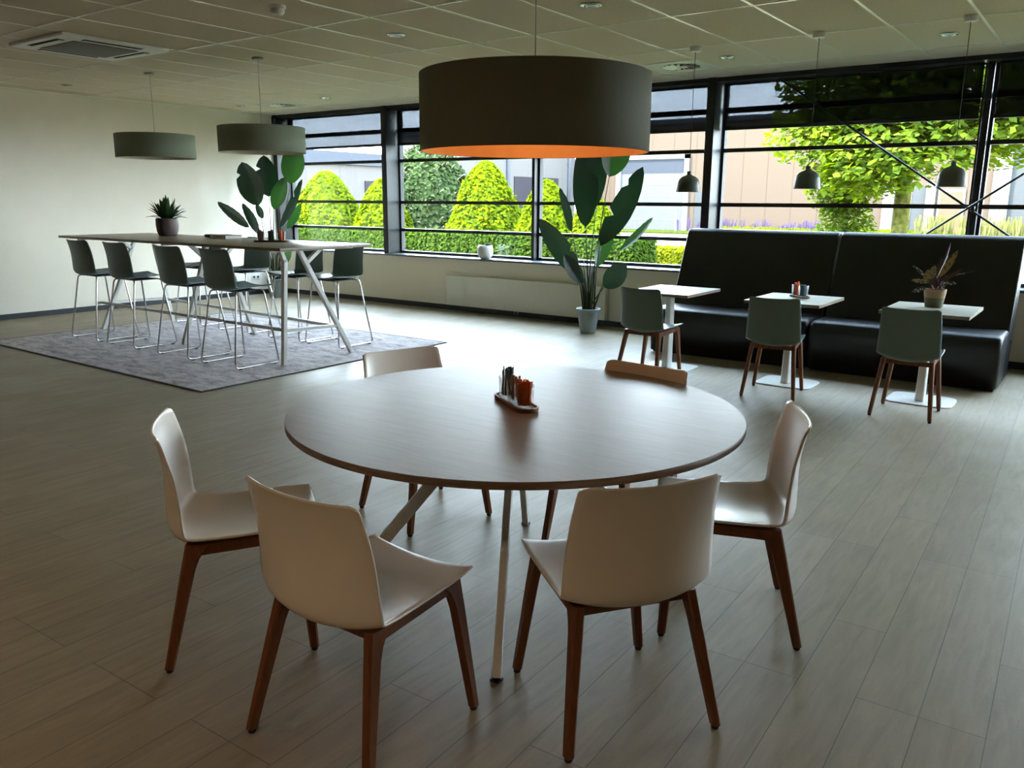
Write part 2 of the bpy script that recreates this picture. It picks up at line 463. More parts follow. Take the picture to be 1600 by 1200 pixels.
class MB:
    def __init__(s):
        s.v = []; s.f = []; s.sm = []

    def quad(s, a, b, c, d, smooth=False):
        n = len(s.v); s.v += [tuple(a), tuple(b), tuple(c), tuple(d)]; s.f.append((n, n + 1, n + 2, n + 3)); s.sm.append(smooth)

    def box(s, x0, x1, y0, y1, z0, z1, ch=0.0):
        if ch <= 0:
            n = len(s.v)
            s.v += [(x0, y0, z0), (x1, y0, z0), (x1, y1, z0), (x0, y1, z0), (x0, y0, z1), (x1, y0, z1), (x1, y1, z1), (x0, y1, z1)]
            for f in [(3, 2, 1, 0), (4, 5, 6, 7), (0, 1, 5, 4), (1, 2, 6, 5), (2, 3, 7, 6), (3, 0, 4, 7)]:
                s.f.append(tuple(n + i for i in f)); s.sm.append(False)
            return s
        import bmesh
        bm = bmesh.new()
        bmesh.ops.create_cube(bm, size=1)
        for v in bm.verts:
            v.co = Vector((x0 if v.co.x < 0 else x1, y0 if v.co.y < 0 else y1, z0 if v.co.z < 0 else z1))
        bmesh.ops.bevel(bm, geom=bm.edges[:], offset=ch, segments=3, profile=0.5, affect='EDGES')
        s.addbm(bm)
        return s

    def addbm(s, bm, smooth=True):
        n = len(s.v); bm.verts.ensure_lookup_table()
        for i, v in enumerate(bm.verts): v.index = i
        s.v += [tuple(v.co) for v in bm.verts]
        for f in bm.faces:
            s.f.append(tuple(n + v.index for v in f.verts)); s.sm.append(smooth)
        bm.free()

    def ring(s, pts):
        n = len(s.v); s.v += [tuple(p) for p in pts]; return list(range(n, n + len(pts)))

    def bridge(s, a, b, smooth=True, closed=True):
        k = len(a)
        for i in range(k if closed else k - 1):
            j = (i + 1) % k
            s.f.append((a[i], a[j], b[j], b[i])); s.sm.append(smooth)

    def cap(s, r, flip=False):
        s.f.append(tuple(reversed(r)) if flip else tuple(r)); s.sm.append(False)

    def lathe(s, prof, n=32, cx=0, cy=0, sx=1, sy=1, smooth=True, capb=True, capt=True):
        rs = []
        for r, z in prof:
            rs.append(s.ring([(cx + r * sx * cos(2 * pi * i / n), cy + r * sy * sin(2 * pi * i / n), z) for i in range(n)]))
        for a, b in zip(rs, rs[1:]): s.bridge(a, b, smooth)
        if capb: s.cap(rs[0], True)
        if capt: s.cap(rs[-1])
        return s

    def tube(s, pts, r, n=10, prof=None, up=(0, 0, 1), caps=True, smooth=True):
        """sweep a section along pts; r number or list; prof: list of (a,b) section points scaled by r"""
        pts = [Vector(p) for p in pts]
        m = len(pts)
        rr = r if isinstance(r, (list, tuple)) else [r] * m
        rings = []
        prev = None
        for i, p in enumerate(pts):
            t = (pts[min(i + 1, m - 1)] - pts[max(i - 1, 0)]).normalized()
            if prev is None:
                u = Vector(up)
                if abs(u.dot(t)) > .95: u = Vector((1, 0, 0))
                a = u.cross(t).normalized()
            else:
                a = (prev - t * prev.dot(t)).normalized()
            b = t.cross(a).normalized()
            prev = a
            if prof: sec = [(x * rr[i], y * rr[i]) for x, y in prof]
            else: sec = [(rr[i] * cos(2 * pi * k / n), rr[i] * sin(2 * pi * k / n)) for k in range(n)]
            rings.append(s.ring([p + a * x + b * y for x, y in sec]))
        for a, b in zip(rings, rings[1:]): s.bridge(a, b, smooth)
        if caps: s.cap(rings[0], True); s.cap(rings[-1])
        return s

    def bar(s, p0, p1, w0, d0, w1=None, d1=None, side=(1, 0, 0), ch=0.12):
        """rectangular bar from p0 to p1; w along 'side', d perpendicular; chamfered"""
        p0, p1 = Vector(p0), Vector(p1); t = (p1 - p0).normalized()
        a = Vector(side); a = (a - t * a.dot(t)).normalized(); b = t.cross(a)
        w1 = w0 if w1 is None else w1; d1 = d0 if d1 is None else d1
        rs = []
        for p, w, d in ((p0, w0, d0), (p1, w1, d1)):
            k = min(w, d) * ch; x, y = w / 2, d / 2
            sec = [(x - k, -y), (x, -y + k), (x, y - k), (x - k, y), (-x + k, y), (-x, y - k), (-x, -y + k), (-x + k, -y)]
            rs.append(s.ring([p + a * q[0] + b * q[1] for q in sec]))
        s.bridge(rs[0], rs[1], False); s.cap(rs[0], True); s.cap(rs[1])
        return s

    def prism(s, poly, z0, z1):
        a = s.ring([(x, y, z0) for x, y in poly]); b = s.ring([(x, y, z1) for x, y in poly])
        s.bridge(a, b, False); s.cap(a, True); s.cap(b)
        return s

    def build(s, name, m, parent=None, loc=None, kind=None, label=None, recalc=True):
        me = bpy.data.meshes.new(name)
        me.from_pydata([tuple(v) for v in s.v], [], s.f)
        me.polygons.foreach_set('use_smooth', s.sm)
        if recalc:
            import bmesh
            bm = bmesh.new(); bm.from_mesh(me)
            bmesh.ops.recalc_face_normals(bm, faces=bm.faces[:])
            bm.to_mesh(me); bm.free()
        me.materials.append(M[m] if isinstance(m, str) else m)
        me.update()
        o = bpy.data.objects.new(name, me)
        COL.objects.link(o)
        if parent is not None: o.parent = parent
        if loc is not None: o.location = loc
        if kind: o['kind'] = kind
        if label: o['label'] = label
        return o


def fillet(pts, r, seg=5):
    """round the corners of a polyline"""
    P = [Vector(p) for p in pts]; out = [P[0]]
    for i in range(1, len(P) - 1):
        a = (P[i - 1] - P[i]); b = (P[i + 1] - P[i])
        d = min(r, a.length * .45, b.length * .45)
        p0 = P[i] + a.normalized() * d; p1 = P[i] + b.normalized() * d
        for k in range(seg + 1):
            t = k / seg
            out.append(p0 * (1 - t) ** 2 + P[i] * 2 * t * (1 - t) + p1 * t * t)
    out.append(P[-1])
    return out


def lerp_profile(tab, n):
    """Catmull-Rom through table of tuples by arclength index; returns n samples"""
    k = len(tab); out = []
    for i in range(n):
        x = i / (n - 1) * (k - 1); j = min(int(x), k - 2); t = x - j
        p0 = tab[max(j - 1, 0)]; p1 = tab[j]; p2 = tab[j + 1]; p3 = tab[min(j + 2, k - 1)]
        out.append(tuple(0.5 * ((2 * b) + (-a + c) * t + (2 * a - 5 * b + 4 * c - d) * t * t + (-a + 3 * b - 3 * c + d) * t ** 3)
                         for a, b, c, d in zip(p0, p1, p2, p3)))
    return out


# ------------------------------------------------------------------ room shell
XL, XR, YB, YW, ZC = -11.62, 4.0, -3.0, 9.17, 2.92
YG = 9.47            # glass plane


def struct(name, mb, m, parent=None):
    return mb.build(name, m, parent, kind='structure')


struct('floor', MB().box(XL - .2, XR + .2, YB - .2, YG + .1, -.15, 0), 'floor')
struct('wall_left', MB().box(XL - .25, XL, YB - .2, YG + .1, 0, 3.2), 'white_paint')
struct('wall_right', MB().box(XR, XR + .25, YB - .2, YG + .1, 0, 3.2), 'warm_wall')
struct('wall_back', MB().box(XL, XR, YB - .25, YB, 0, 3.2), 'warm_wall')
struct('wall_window', MB().box(XL, XR, YW, YW + .42, 0, .735), 'white_paint')
struct('ceiling', MB().box(XL, XR, YB, YW + .02, ZC, ZC + .12), 'ceiling_tile')
struct('roof', MB().box(XL - .3, XR + .3, YB - .3, YG + .25, ZC + .30, ZC + .5), 'roof_grey')
struct('wall_header', MB().box(XL, XR, YW + .02, YG + .1, ZC - .045, ZC + .30), 'frame_metal')
struct('baseboard_left', MB().box(XL, XL + .015, YB, YW, 0, .07), 'baseboard')
struct('baseboard_window', MB().box(XL, XR, YW - .015, YW, 0, .07), 'baseboard')
struct('window_sill', MB().box(XL, XR, YW - .045, YG - .04, .735, .762, .004), 'sill')

# ceiling grid: T bars
g = MB()
for k in range(-7, 18):
    x = -.405 - .6365 * k
    if XL < x < XR: g.box(x - .011, x + .011, YB, YW, ZC - .003, ZC + .01)
for k in range(-5, 4):
    y = 4.79 + 1.273 * k
    if YB < y < YW: g.box(XL, XR, y - .011, y + .011, ZC - .004, ZC + .01)
struct('trim_1', g, 'grid_metal')
g = MB()
g.box(XL, XL + .02, YB, YW, ZC - .02, ZC)
struct('trim_2', g, 'grid_metal')

# columns between the bays
COLS = [(-9.10, -9.00), (-3.96, -3.86), (1.18, 1.28)]
for i, (a, b) in enumerate(COLS):
    struct('trim_%d' % (i + 3), MB().box(a, b, YW - .01, YG + .03, .762, ZC, .004), 'frame_metal')
struct('trim_6', MB().box(XL, XL + .10, YW - .01, YG + .03, .762, ZC, .004), 'frame_metal')
BAYS = [(XL + .10, -9.10), (-9.00, -6.475), (-6.43, -3.96), (-3.86, -1.218), (-1.157, 1.18), (1.28, XR)]
BARS = [(2.559, 2.615), (2.122, 2.165), (1.508, 1.552), (1.093, 1.137)]
for i, (a, b) in enumerate(BAYS):
    f = MB()
    f.box(a, b, YG - .05, YG + .03, 2.862, ZC + .0)
    f.box(a, b, YG - .05, YG + .03, .762, .80)
    f.box(a, a + .03, YG - .045, YG + .03, .80, 2.862)
    f.box(b - .03, b, YG - .045, YG + .03, .80, 2.862)
    for z0, z1 in BARS: f.box(a + .03, b - .03, YG - .05, YG + .03, z0, z1)
    w_ = struct('window_%d' % (i + 1), f, 'frame_metal')
    zs = [.80] + [z for q in reversed(BARS) for z in q] + [2.862]
    for k in range(0, len(zs), 2):
        struct('pane', MB().box(a + .03, b - .03, YG - .004, YG + .004, zs[k], zs[k + 1]), 'glass', w_)
for i, (a, b) in enumerate([(-6.475, -6.43), (-1.218, -1.157)]):
    struct('trim_%d' % (i + 7), MB().box(a, b, YG - .13, YG + .03, .762, ZC - .045, .003), 'frame_metal')
struct('trim_9', MB().tube([(-3.20, 9.30, 2.872), (-.14, 9.30, .765)], .011, 10).tube([(-2.235, 9.275, .765), (.58, 9.275, 2.872)], .011, 10)
       .lathe([(.02, 1.485), (.02, 1.535)], 12, -1.19, 9.288), 'frame_metal')

BL = ['roller blind over the leftmost window, beside the white wall', 'roller blind over the second window from the left corner',
      'roller blind over the window bay above the standing radiator plant', 'roller blind over the window bay behind the dark bench',
      'roller blind over the window bay at the right edge', 'roller blind over the bay beyond the right edge']
BL[2] = 'half-lowered roller blind right of the thin mullion, behind the big drum lamp'
for i, (a, b) in enumerate(BAYS[:5]):
    t = thing('roller_blind', 'dark mesh ' + BL[i], 'blind', ((a + b) / 2, YG - .09, 2.38), 0, 'roller blinds across the window wall')
    hw = (b - a) / 2 - .035
    MB().box(-hw, hw, -.0015, .0015, .02, .50).build('fabric', 'blind', t)
    MB().box(-hw, hw, -.012, .012, -.018, .02, .004).build('bottom_bar', 'frame_metal', t)
    MB().tube([(-hw, 0, .505), (hw, 0, .505)], .022, 12).build('roller_tube', 'frame_metal', t)

# sockets
t = thing('wall_socket', 'white double power socket low on the left wall beside the corner', 'socket', (XL, 8.66, .29), 0)
MB().box(0, .012, -.08, .08, -.04, .04, .004).build('cover_plate', 'plastic_white', t)
for s in (-1, 1):
    MB().tube([(.0125, s * .04, 0), (.0135, s * .04, 0)], .02, 16).build('outlet', 'dark_gap', t)


# radiators
def radiator(x0, x1, z0, z1, label, pipe):
    t = thing('radiator', label, 'radiator', ((x0 + x1) / 2, 9.11, 0), 0)
    h = (x1 - x0) / 2
    MB().box(-h, h, -.055, .0, z0, z1, .008).build('front_panel', 'radiator_white', t)
    MB().box(-h + .02, h - .02, .0, .045, z0 + .02, z1 - .01).build('convector', 'radiator_white', t)
    for k in (0, 1):
        MB().tube([(pipe - (x0 + x1) / 2 + k * .055, -.01, z0 + .02), (pipe - (x0 + x1) / 2 + k * .055, -.01, 0)], .010, 10).build('pipe', 'chrome', t)
    return t


radiator(-7.76, -5.13, .085, .515, 'long flat white radiator under the window sill, behind the tall plant', -6.57)
radiator(-.50, 1.7, .085, .515, 'flat white radiator right of the dark bench at the photo edge', .6)

# ------------------------------------------------------------------ ceiling fittings
D0 = None


def downlight(x, y, label, lit=False):
    t = thing('downlight', label, 'ceiling light', (x, y, ZC), 0, 'recessed round downlights')
    MB().lathe([(.052, -.002), (.072, -.002), (.078, -.006), (.074, -.010), (.058, -.010), (.052, -.002)], 28, capb=False, capt=False).build('trim_ring', 'chrome', t)
    MB().lathe([(.052, -.004), (.05, -.001), (.03, -.0006)], 24, capb=False, capt=True).build('reflector', 'lamp_on' if lit else 'chrome', t)
    return t


mat('lamp_on', (1, .8, .55), .5)
tt = M['lamp_on'].node_tree.nodes['Principled BSDF']
tt.inputs['Emission Color'].default_value = (1, .72, .42, 1); tt.inputs['Emission Strength'].default_value = 6
mat('bulb_on', (1, .8, .55), .5)
tt = M['bulb_on'].node_tree.nodes['Principled BSDF']
tt.inputs['Emission Color'].default_value = (1, .62, .32, 1); tt.inputs['Emission Strength'].default_value = 12

DL = [(-5.15, 5.40, 'above the drum lamp, left of its cord'), (-3.25, 5.40, 'at the top edge right of the big drum lamp cord'),
      (-3.27, 7.98, 'beside the leftmost bell lamp cord'), (-1.35, 7.93, 'between the middle and right bell lamp cords'),
      (-9.02, 8.03, 'near the left window, right of the round ceiling vent'), (-10.86, 8.0, 'by the left wall above the corner plant'),
      (-10.72, 5.38, 'by the left wall, left of the far drum lamp')]
for x, y, l in DL: downlight(x, y, 'small round chrome ceiling downlight ' + l)

for i, (x, y) in enumerate([(-.1, -.7), (-2.4, -1.2), (-5.0, -.6)]):
    downlight(x, y, 'lit round ceiling downlight behind the camera', True)
    ld = bpy.data.lights.new('spot', 'SPOT'); ld.energy = 5.0; ld.color = (1, .74, .5); ld.spot_size = radians(130); ld.spot_blend = .8; ld.shadow_soft_size = .05
    lo = bpy.data.objects.new('spot', ld); COL.objects.link(lo); lo.location = (x, y, ZC - .03)

# smoke detector
t = thing('smoke_detector', 'white round smoke detector on the ceiling near the top left', 'smoke detector', (-5.13, 4.15, ZC))
MB().lathe([(.062, 0), (.062, -.018), (.056, -.022)], 28, capb=False).build('base_plate', 'plastic_white', t)
MB().lathe([(.050, -.022), (.050, -.046), (.042, -.058), (.02, -.062)], 28, capb=False).build('sensor_head', 'plastic_white', t)


def swirl_vent(x, y, label):
    t = thing('ceiling_vent', label, 'vent', (x, y, ZC), 0, 'round swirl vents in the ceiling')
    MB().box(-.29, .29, -.29, .29, -.006, .002).build('face_plate', 'grid_metal', t)
    MB().lathe([(.19, -.009), (.0, -.009)], 32, capb=False, capt=False).build('dark_throat', 'dark_gap', t)
    for k in range(16):
        a = 2 * pi * k / 16
        b = MB()
        p0 = Vector((.05 * cos(a), .05 * sin(a), -.012)); p1 = Vector((.19 * cos(a + .25), .19 * sin(a + .25), -.012))
        b.bar(p0, p1, .012, .003, .030, .003, side=(-sin(a), cos(a), .3))
        b.build('blade', 'grid_metal', t)
    MB().lathe([(.05, -.009), (.05, -.016), (.0, -.018)], 20, capb=False, capt=False).build('hub', 'grid_metal', t)
    return t


swirl_vent(-10.22, 8.27, 'round ceiling vent above the leftmost window by the corner')
swirl_vent(-3.86, 8.24, 'round ceiling vent right of the big drum lamp')

# air conditioning cassette
t = thing('ceiling_cassette', 'square white air conditioning cassette in the ceiling at top left', 'air conditioner', (-7.86, 4.20, ZC))
MB().box(-.49, .49, -.49, .49, -.03, .0, .012).build('face_frame', 'plastic_white', t)
MB().box(-.30, .30, -.30, .30, -.038, -.031, .003).build('intake_grille', 'grille_grey', t)
for k in range(4):
    a = k * pi / 2
    b = MB().box(-.27, .27, .36, .43, -.0315, -.030)
    b.v = [(x * cos(a) - y * sin(a), x * sin(a) + y * cos(a), z) for x, y, z in b.v]
    s_ = b.build('outlet_slot', 'dark_gap', t)
    b = MB().box(-.26, .26, .375, .40, -.040, -.036)
    b.v = [(x * cos(a) - y * sin(a), x * sin(a) + y * cos(a), z) for x, y, z in b.v]
    b.build('flap', 'plastic_white', s_)


# drum pendants
def drum(x, y, zb, zt, label, lining, r=.425):
    t = thing('drum_pendant_lamp', label, 'lamp', (x, y, zb), 0, 'grey drum pendant lamps')
    h = zt - zb
    # hollow shade wall with rolled rims; canopy open at the bottom, diffuser near top
    MB().lathe([(r - .004, 0), (r, .002), (r, h - .002), (r - .004, h)], 96, capb=False, capt=False).build('shade', 'shade_cloth' if lining == 'shade_copper' else 'shade_cloth_green', t)
    MB().lathe([(r - .005, .001), (r - .005, h - .001)], 96, capb=False, capt=False).build('lining', lining, t)
    MB().lathe([(r - .004, h - .03), (r * .5, h - .03), (.001, h - .03)], 96, capb=False, capt=False).build('top_disc', lining, t)
    MB().tube([(0, 0, h - .03), (0, 0, h * .5)], .02, 12).build('socket', 'plastic_white', t)
    if lining == 'shade_copper':
        MB().lathe([(.004, h * .5 - .09), (.03, h * .5 - .08), (.04, h * .5 - .05), (.03, h * .5 - .02), (.018, h * .5)], 20).build('bulb', 'plastic_white', t)
    else:
        MB().lathe([(.004, h * .5 - .09), (.03, h * .5 - .08), (.04, h * .5 - .05), (.03, h * .5 - .02), (.018, h * .5)], 20).build('bulb', 'plastic_white', t)
    MB().tube([(0, 0, h - .03), (.002, 0, ZC - zb - .01)], .0022, 8).build('cord', 'cord_steel', t)
    MB().lathe([(.05, ZC - zb - .025), (.055, ZC - zb - .022), (.055, ZC - zb)], 24).build('ceiling_cup', 'cord_steel', t)


drum(-1.811, 2.626, 1.73, 2.003, 'large grey drum pendant with copper lining above the round table', 'shade_copper')
drum(-7.10, 5.47, 2.015, 2.262, 'grey-green drum pendant over the right half of the bar table', 'shade_white')
drum(-8.95, 5.43, 2.005, 2.26, 'grey-green drum pendant over the left half of the bar table', 'shade_white')
pl = bpy.data.lights.new('bulb_glow', 'POINT'); pl.energy = 0.26; pl.color = (1, .6, .3); pl.shadow_soft_size = .16
po = bpy.data.objects.new('bulb_glow', pl); COL.objects.link(po); po.location = (-1.811, 2.626, 1.80)


def bell(x, y, zb, label):
    t = thing('bell_pendant_lamp', label, 'lamp', (x, y, zb), 0, 'small bell pendant lamps over the bistro tables')
    H = .155
    out = [(.112, 0), (.110, .012), (.105, .05), (.100, .085), (.088, .115), (.066, .137), (.040, .148), (.024, .155), (.021, .165), (.021, .185), (.016, .188)]
    inn = [(r - .004, z - .003 if z > .01 else z) for r, z in reversed(out[:8])]
    b = MB(); b.lathe(list(reversed(inn)) [::-1][::-1][:0] + out, 40, capb=False, capt=True); b.build('shade', 'bell_green', t)
    b = MB(); b.lathe([(.112, 0), (.107, .001), (.101, .05), (.096, .083), (.084, .111), (.06, .132), (.02, .145)], 40, capb=False, capt=True); b.build('inner_shade', 'shade_white', t)
    MB().lathe([(.004, .05), (.02, .055), (.028, .075), (.02, .10), (.012, .13)], 16).build('bulb', 'plastic_white', t)
    MB().tube([(0, 0, .186), (.001, 0, ZC - zb - .03)], .0025, 8).build('cord', 'cord', t)
    MB().lathe([(.040, ZC - zb - .045), (.048, ZC - zb - .040), (.05, ZC - zb)], 24).build('ceiling_cup', 'plastic_white', t)


bell(-3.30, 7.32, 1.648, 'leftmost green bell pendant lamp, over the first bistro table')
bell(-2.20, 7.28, 1.673, 'middle green bell pendant lamp, over the table with two tumblers')
bell(-1.10, 7.28, 1.684, 'rightmost green bell pendant lamp, over the table with the plant')


# ------------------------------------------------------------------ chairs
def shell_mesh(wscale=1.0, dz=0.0):
    # rows: (y_edge, z_edge, y_mid, z_mid, halfwidth)
    T = [(.268, .454, .280, .428, .196),
         (.262, .463, .262, .439, .205),
         (.20, .460, .19, .438, .214),
         (.10, .455, .09, .431, .219),
         (.00, .452, -.01, .425, .222),
         (-.08, .453, -.10, .419, .227),
         (-.132, .457, -.168, .420, .232),
         (-.154, .468, -.206, .436, .237),
         (-.160, .492, -.222, .468, .237),
         (-.163, .54, -.224, .525, .2345),
         (-.169, .61, -.222, .60, .230),
         (-.179, .68, -.223, .672, .2255),
         (-.195, .745, -.231, .738, .2205),
         (-.207, .785, -.240, .778, .2170),
         (-.217, .807, -.248, .799, .2145)]
    nu, nv = 52, 22
    rows = lerp_profile(T, nu)
    P = []
    for i, (ye, ze, ym, zm, hw) in enumerate(rows):
        r = []
        for j in range(nv + 1):
            v = -1 + 2 * j / nv
            # superelliptic side rise so the middle is flat and the rims curl up
            k = abs(v) ** 1.9
            y = ym + (ye - ym) * k
            z = zm + (ze - zm) * k
            x = hw * wscale * (sin(v * pi / 2 * .93) / sin(pi / 2 * .93) * .25 + v * .75)
            # rounded corners at front edge and top edge
            for end, sgn in ((i, 1), (nu - 1 - i, -1)):
                if end < 3 and abs(v) > .88:
                    c = (abs(v) - .88) / .12
                    cut = .012 * c ** 2 * ((3 - end) / 3) ** 1.5
                    if sgn == 1: y -= cut
                    else: z -= cut
            r.append(Vector((x, y, z + dz)))
        P.append(r)
    th = .0045

    def nrm(i, j):
        a = P[min(i + 1, nu - 1)][j] - P[max(i - 1, 0)][j]
        b = P[i][min(j + 1, nv)] - P[i][max(j - 1, 0)]
        return a.cross(b).normalized()
    mb = MB()
    A = [[None] * (nv + 1) for _ in range(nu)]; B = [[None] * (nv + 1) for _ in range(nu)]
    for i in range(nu):
        for j in range(nv + 1):
            n = nrm(i, j)
            A[i][j] = len(mb.v); mb.v.append(tuple(P[i][j] + n * th))
            B[i][j] = len(mb.v); mb.v.append(tuple(P[i][j] - n * th))
    for i in range(nu - 1):
        for j in range(nv):
            mb.f.append((A[i][j], A[i][j + 1], A[i + 1][j + 1], A[i + 1][j])); mb.sm.append(True)
            mb.f.append((B[i][j], B[i + 1][j], B[i + 1][j + 1], B[i][j + 1])); mb.sm.append(True)
    # rounded border
    loop = [(0, j) for j in range(nv + 1)] + [(i, nv) for i in range(1, nu)] + [(nu - 1, j) for j in range(nv - 1, -1, -1)] + [(i, 0) for i in range(nu - 2, 0, -1)]
    mid = []
    for q, (i, j) in enumerate(loop):
        p = P[i][j]
        inn = P[min(max(i, 1), nu - 2)][min(max(j, 1), nv - 1)]
        d = (p - inn).normalized()
        mid.append(len(mb.v)); mb.v.append(tuple(p + d * .004))
    L = len(loop)
    for q in range(L):
        i, j = loop[q]; i2, j2 = loop[(q + 1) % L]; m1, m2 = mid[q], mid[(q + 1) % L]
        mb.f.append((A[i][j], m1, m2, A[i2][j2])); mb.sm.append(True)
        mb.f.append((m1, B[i][j], B[i2][j2], m2)); mb.sm.append(True)
    return mb


def wood_chair(label, loc, rz, shell_m, wood_m, group, ws=1.0, fs=(.24, .228, .235, .24), zs=1.0):
    t = thing('dining_chair', label, 'chair', loc, rz, group)
    shell_mesh(ws).build('seat_shell', shell_m, t)
    fr, ff, yr, yf = fs
    xr, xf = .175 * ws, .165 * ws
    zr, zf = .420, .428
    fm = MB()
    for s in (-1, 1):
        fm.bar((s * (xr + .004), -.150, .402), (s * (xf + .004), .215, .418), .026, .042, side=(1, 0, 0))
        # inner corner gussets
        for y0, y1, zc in ((-.135, -.085, .384), (.165, .205, .398)):
            pass
    fm.bar((-xr, -.12, .400), (xr, -.12, .400), .026, .034, side=(0, 1, 0))
    fm.bar((-xf, .185, .408), (xf, .185, .408), .026, .034, side=(0, 1, 0))
    fm.bar((-.10, 0, .412), (.10, 0, .412), .06, .014, side=(0, 1, 0))
    fm.bar((0, -.12, .408), (0, .185, .412), .05, .014, side=(1, 0, 0))
    fm.build('seat_frame', wood_m, t)
    for s in (-1, 1):
        for nm, (xt, yt, zt), (xb, yb) in (('rear', (xr + .006, -.136, .425), (fr, -yr)), ('front', (xf + .006, .212, .432), (ff, yf))):
            top = Vector((s * xt, yt, zt)); bot = Vector((s * xb, yb, .014))
            l = MB()
            inn = 1 if nm == 'rear' else -1
            rs_ = []
            for u_, w_, d_, sh in ((0, .028, .031, 0), (.12, .029, .033, 0), (.80, .032, .047, 0), (.88, .032, .053, .003), (.94, .032, .064, .008), (1, .032, .088, .020)):
                c_ = bot.lerp(top, u_) + Vector((0, inn * sh, 0)); x_, y_ = w_ / 2, d_ / 2; q_ = .006
                rs_.append(l.ring([c_ + Vector(p_ + (0,)) for p_ in ((x_ - q_, -y_), (x_, -y_ + q_), (x_, y_ - q_), (x_ - q_, y_), (-x_ + q_, y_), (-x_, y_ - q_), (-x_, -y_ + q_), (-x_ + q_, -y_))]))
            for a_, b_ in zip(rs_, rs_[1:]): l.bridge(a_, b_, False)
            l.cap(rs_[0], True); l.cap(rs_[-1])
            lo = l.build('leg', wood_m, t)
            MB().lathe([(.010, 0), (.012, .003), (.012, .016)], 12, bot.x, bot.y).build('glide', 'black_plastic', lo)
    if zs != 1: t.scale = (1, 1, zs)
    return t


GW = 'white shell chairs around the round table'
c0 = wood_chair('white shell chair nearest the camera on the right, its back toward us', (-1.121, 2.084, 0), radians(55), 'shell_white', 'chair_wood', GW)
for l, x, y, a in [('white shell chair nearest the camera on the left, its back toward us', -1.66, 1.541, 1),
                   ('white shell chair at the far left of the round table, seen from its side', -2.432, 1.669, -37),
                   ('white shell chair at the right side of the round table, seat facing left', -1.05, 2.855, 116.3),
                   ('white shell chair behind the round table on the left, beside the rug corner', -2.686, 2.952, -107),
                   ('white shell chair behind the round table on the right, only its back top showing', -1.725, 3.205, 175)]:
    dup(c0, (x, y, 0), radians(a), l)

GG = 'grey-green shell chairs at the bistro tables'
g0 = wood_chair('grey-green shell chair at the leftmost bistro table by the tall plant', (-3.322, 6.71, 0), radians(-3), 'shell_green', 'chair_wood_light', GG,
                ws=.90, fs=(.205, .200, .235, .215), zs=1.015)
dup(g0, (-2.177, 6.715, 0), radians(8), 'grey-green shell chair at the middle bistro table with the two tumblers')
dup(g0, (-1.140, 6.664, 0), radians(1), 'grey-green shell chair at the right bistro table with the potted plant')


# bar stools
def stool(label, loc, rz):
    t = thing('bar_stool', label, 'bar stool', loc, rz, 'chrome bar stools with grey-green shells at the bar table')
    shell_mesh(1.0, .297).build('seat_shell', 'shell_green', t)
    MB().box(-.14, .14, -.10, .17, .700, .712, .004).build('seat_plate', 'black_plastic', t)
    for s in (-1, 1):
        pts = fillet([(s * .12, -.10, .708), (s * .20, -.135, .706), (s * .268, -.245, .013), (s * .268, .255, .013), (s * .20, .17, .706), (s * .12, .14, .708)], .045, 6)
        l = MB().tube(pts, .0085, 10)
        lo = l.build('sled_leg', 'chrome', t)
        for y in (-.19, .20):
            MB().box(s * .268 - .010, s * .268 + .010, y - .018, y + .018, .0, .011, .003).build('floor_glide', 'black_plastic', lo)
    return t


s0 = stool('leftmost grey-green bar stool on the near side of the bar table', (-9.215, 4.775, .0085), 0)
for l, x, y, a in [('second grey-green bar stool from the left on the near side of the bar table', -8.455, 4.775, 0),
                   ('third grey-green bar stool from the left on the near side of the bar table', -7.47, 4.765, 0),
                   ('rightmost grey-green bar stool on the near side, beside the front table leg', -6.70, 4.755, 0),
                   ('grey-green bar stool on the far side nearest the window, at the right end', -6.80, 6.12, 180),
                   ('grey-green bar stool on the far side, second from the right end', -7.44, 6.12, 180),
                   ('grey-green bar stool on the far side below the stick tray', -8.38, 6.12, 182),
                   ('grey-green bar stool on the far side, farthest left behind the others', -9.35, 6.165, 180)]:
    dup(s0, (x, y, .0085), radians(a), l)

# ------------------------------------------------------------------ rug
t = thing('rug', 'worn grey-mauve patterned rug under the bar table and stools', 'rug', (-7.94, 5.37, 0))
MB().box(-2.0, 2.0, -1.54, 1.54, 0, .007).build('pile', 'rug', t)
b = MB()
for a_ in ((-2.012, -1.995, -1.552, 1.552), (1.995, 2.012, -1.552, 1.552), (-2.0, 2.0, -1.552, -1.535), (-2.0, 2.0, 1.535, 1.552)):
    b.box(a_[0], a_[1], a_[2], a_[3], 0, .009)
b.build('binding', 'rug_binding', t)

# ------------------------------------------------------------------ round table
RT = Vector((-1.825, 2.537, 0)); RZ = .76
t = thing('round_table', 'large round wooden table in the foreground with splayed white legs', 'table', RT)
R = .875
MB().lathe([(0.0001, RZ - .026), (R - .003, RZ - .026), (R, RZ - .023), (R, RZ - .002), (R - .002, RZ - .0005)], 128, capb=False, capt=False).build('edge_band', 'table_edge', t)
b = MB()
r0 = b.ring([((R - .0015) * cos(2 * pi * i / 128), (R - .0015) * sin(2 * pi * i / 128), RZ - .004) for i in range(128)])
r1 = b.ring([((R - .0015) * cos(2 * pi * i / 128), (R - .0015) * sin(2 * pi * i / 128), RZ) for i in range(128)])
b.bridge(r0, r1, False); b.cap(r1); b.cap(r0, True)
b.build('tabletop', 'round_top', t)
for k in range(4):
    a = radians(-58.9 + 90 * k)
    u = Vector((cos(a), sin(a), 0)); s = Vector((-sin(a), cos(a), 0))
    b = MB().bar(u * .682 + Vector((0, 0, .006)), u * .10 + Vector((0, 0, RZ - .03)), .028, .05, .028, .05, side=s, ch=.08)
    lo = b.build('leg', 'white_metal', t)
    MB().box(-.016, .016, -.016, .016, 0, .007).build('glide', 'black_plastic', lo, loc=u * .682)
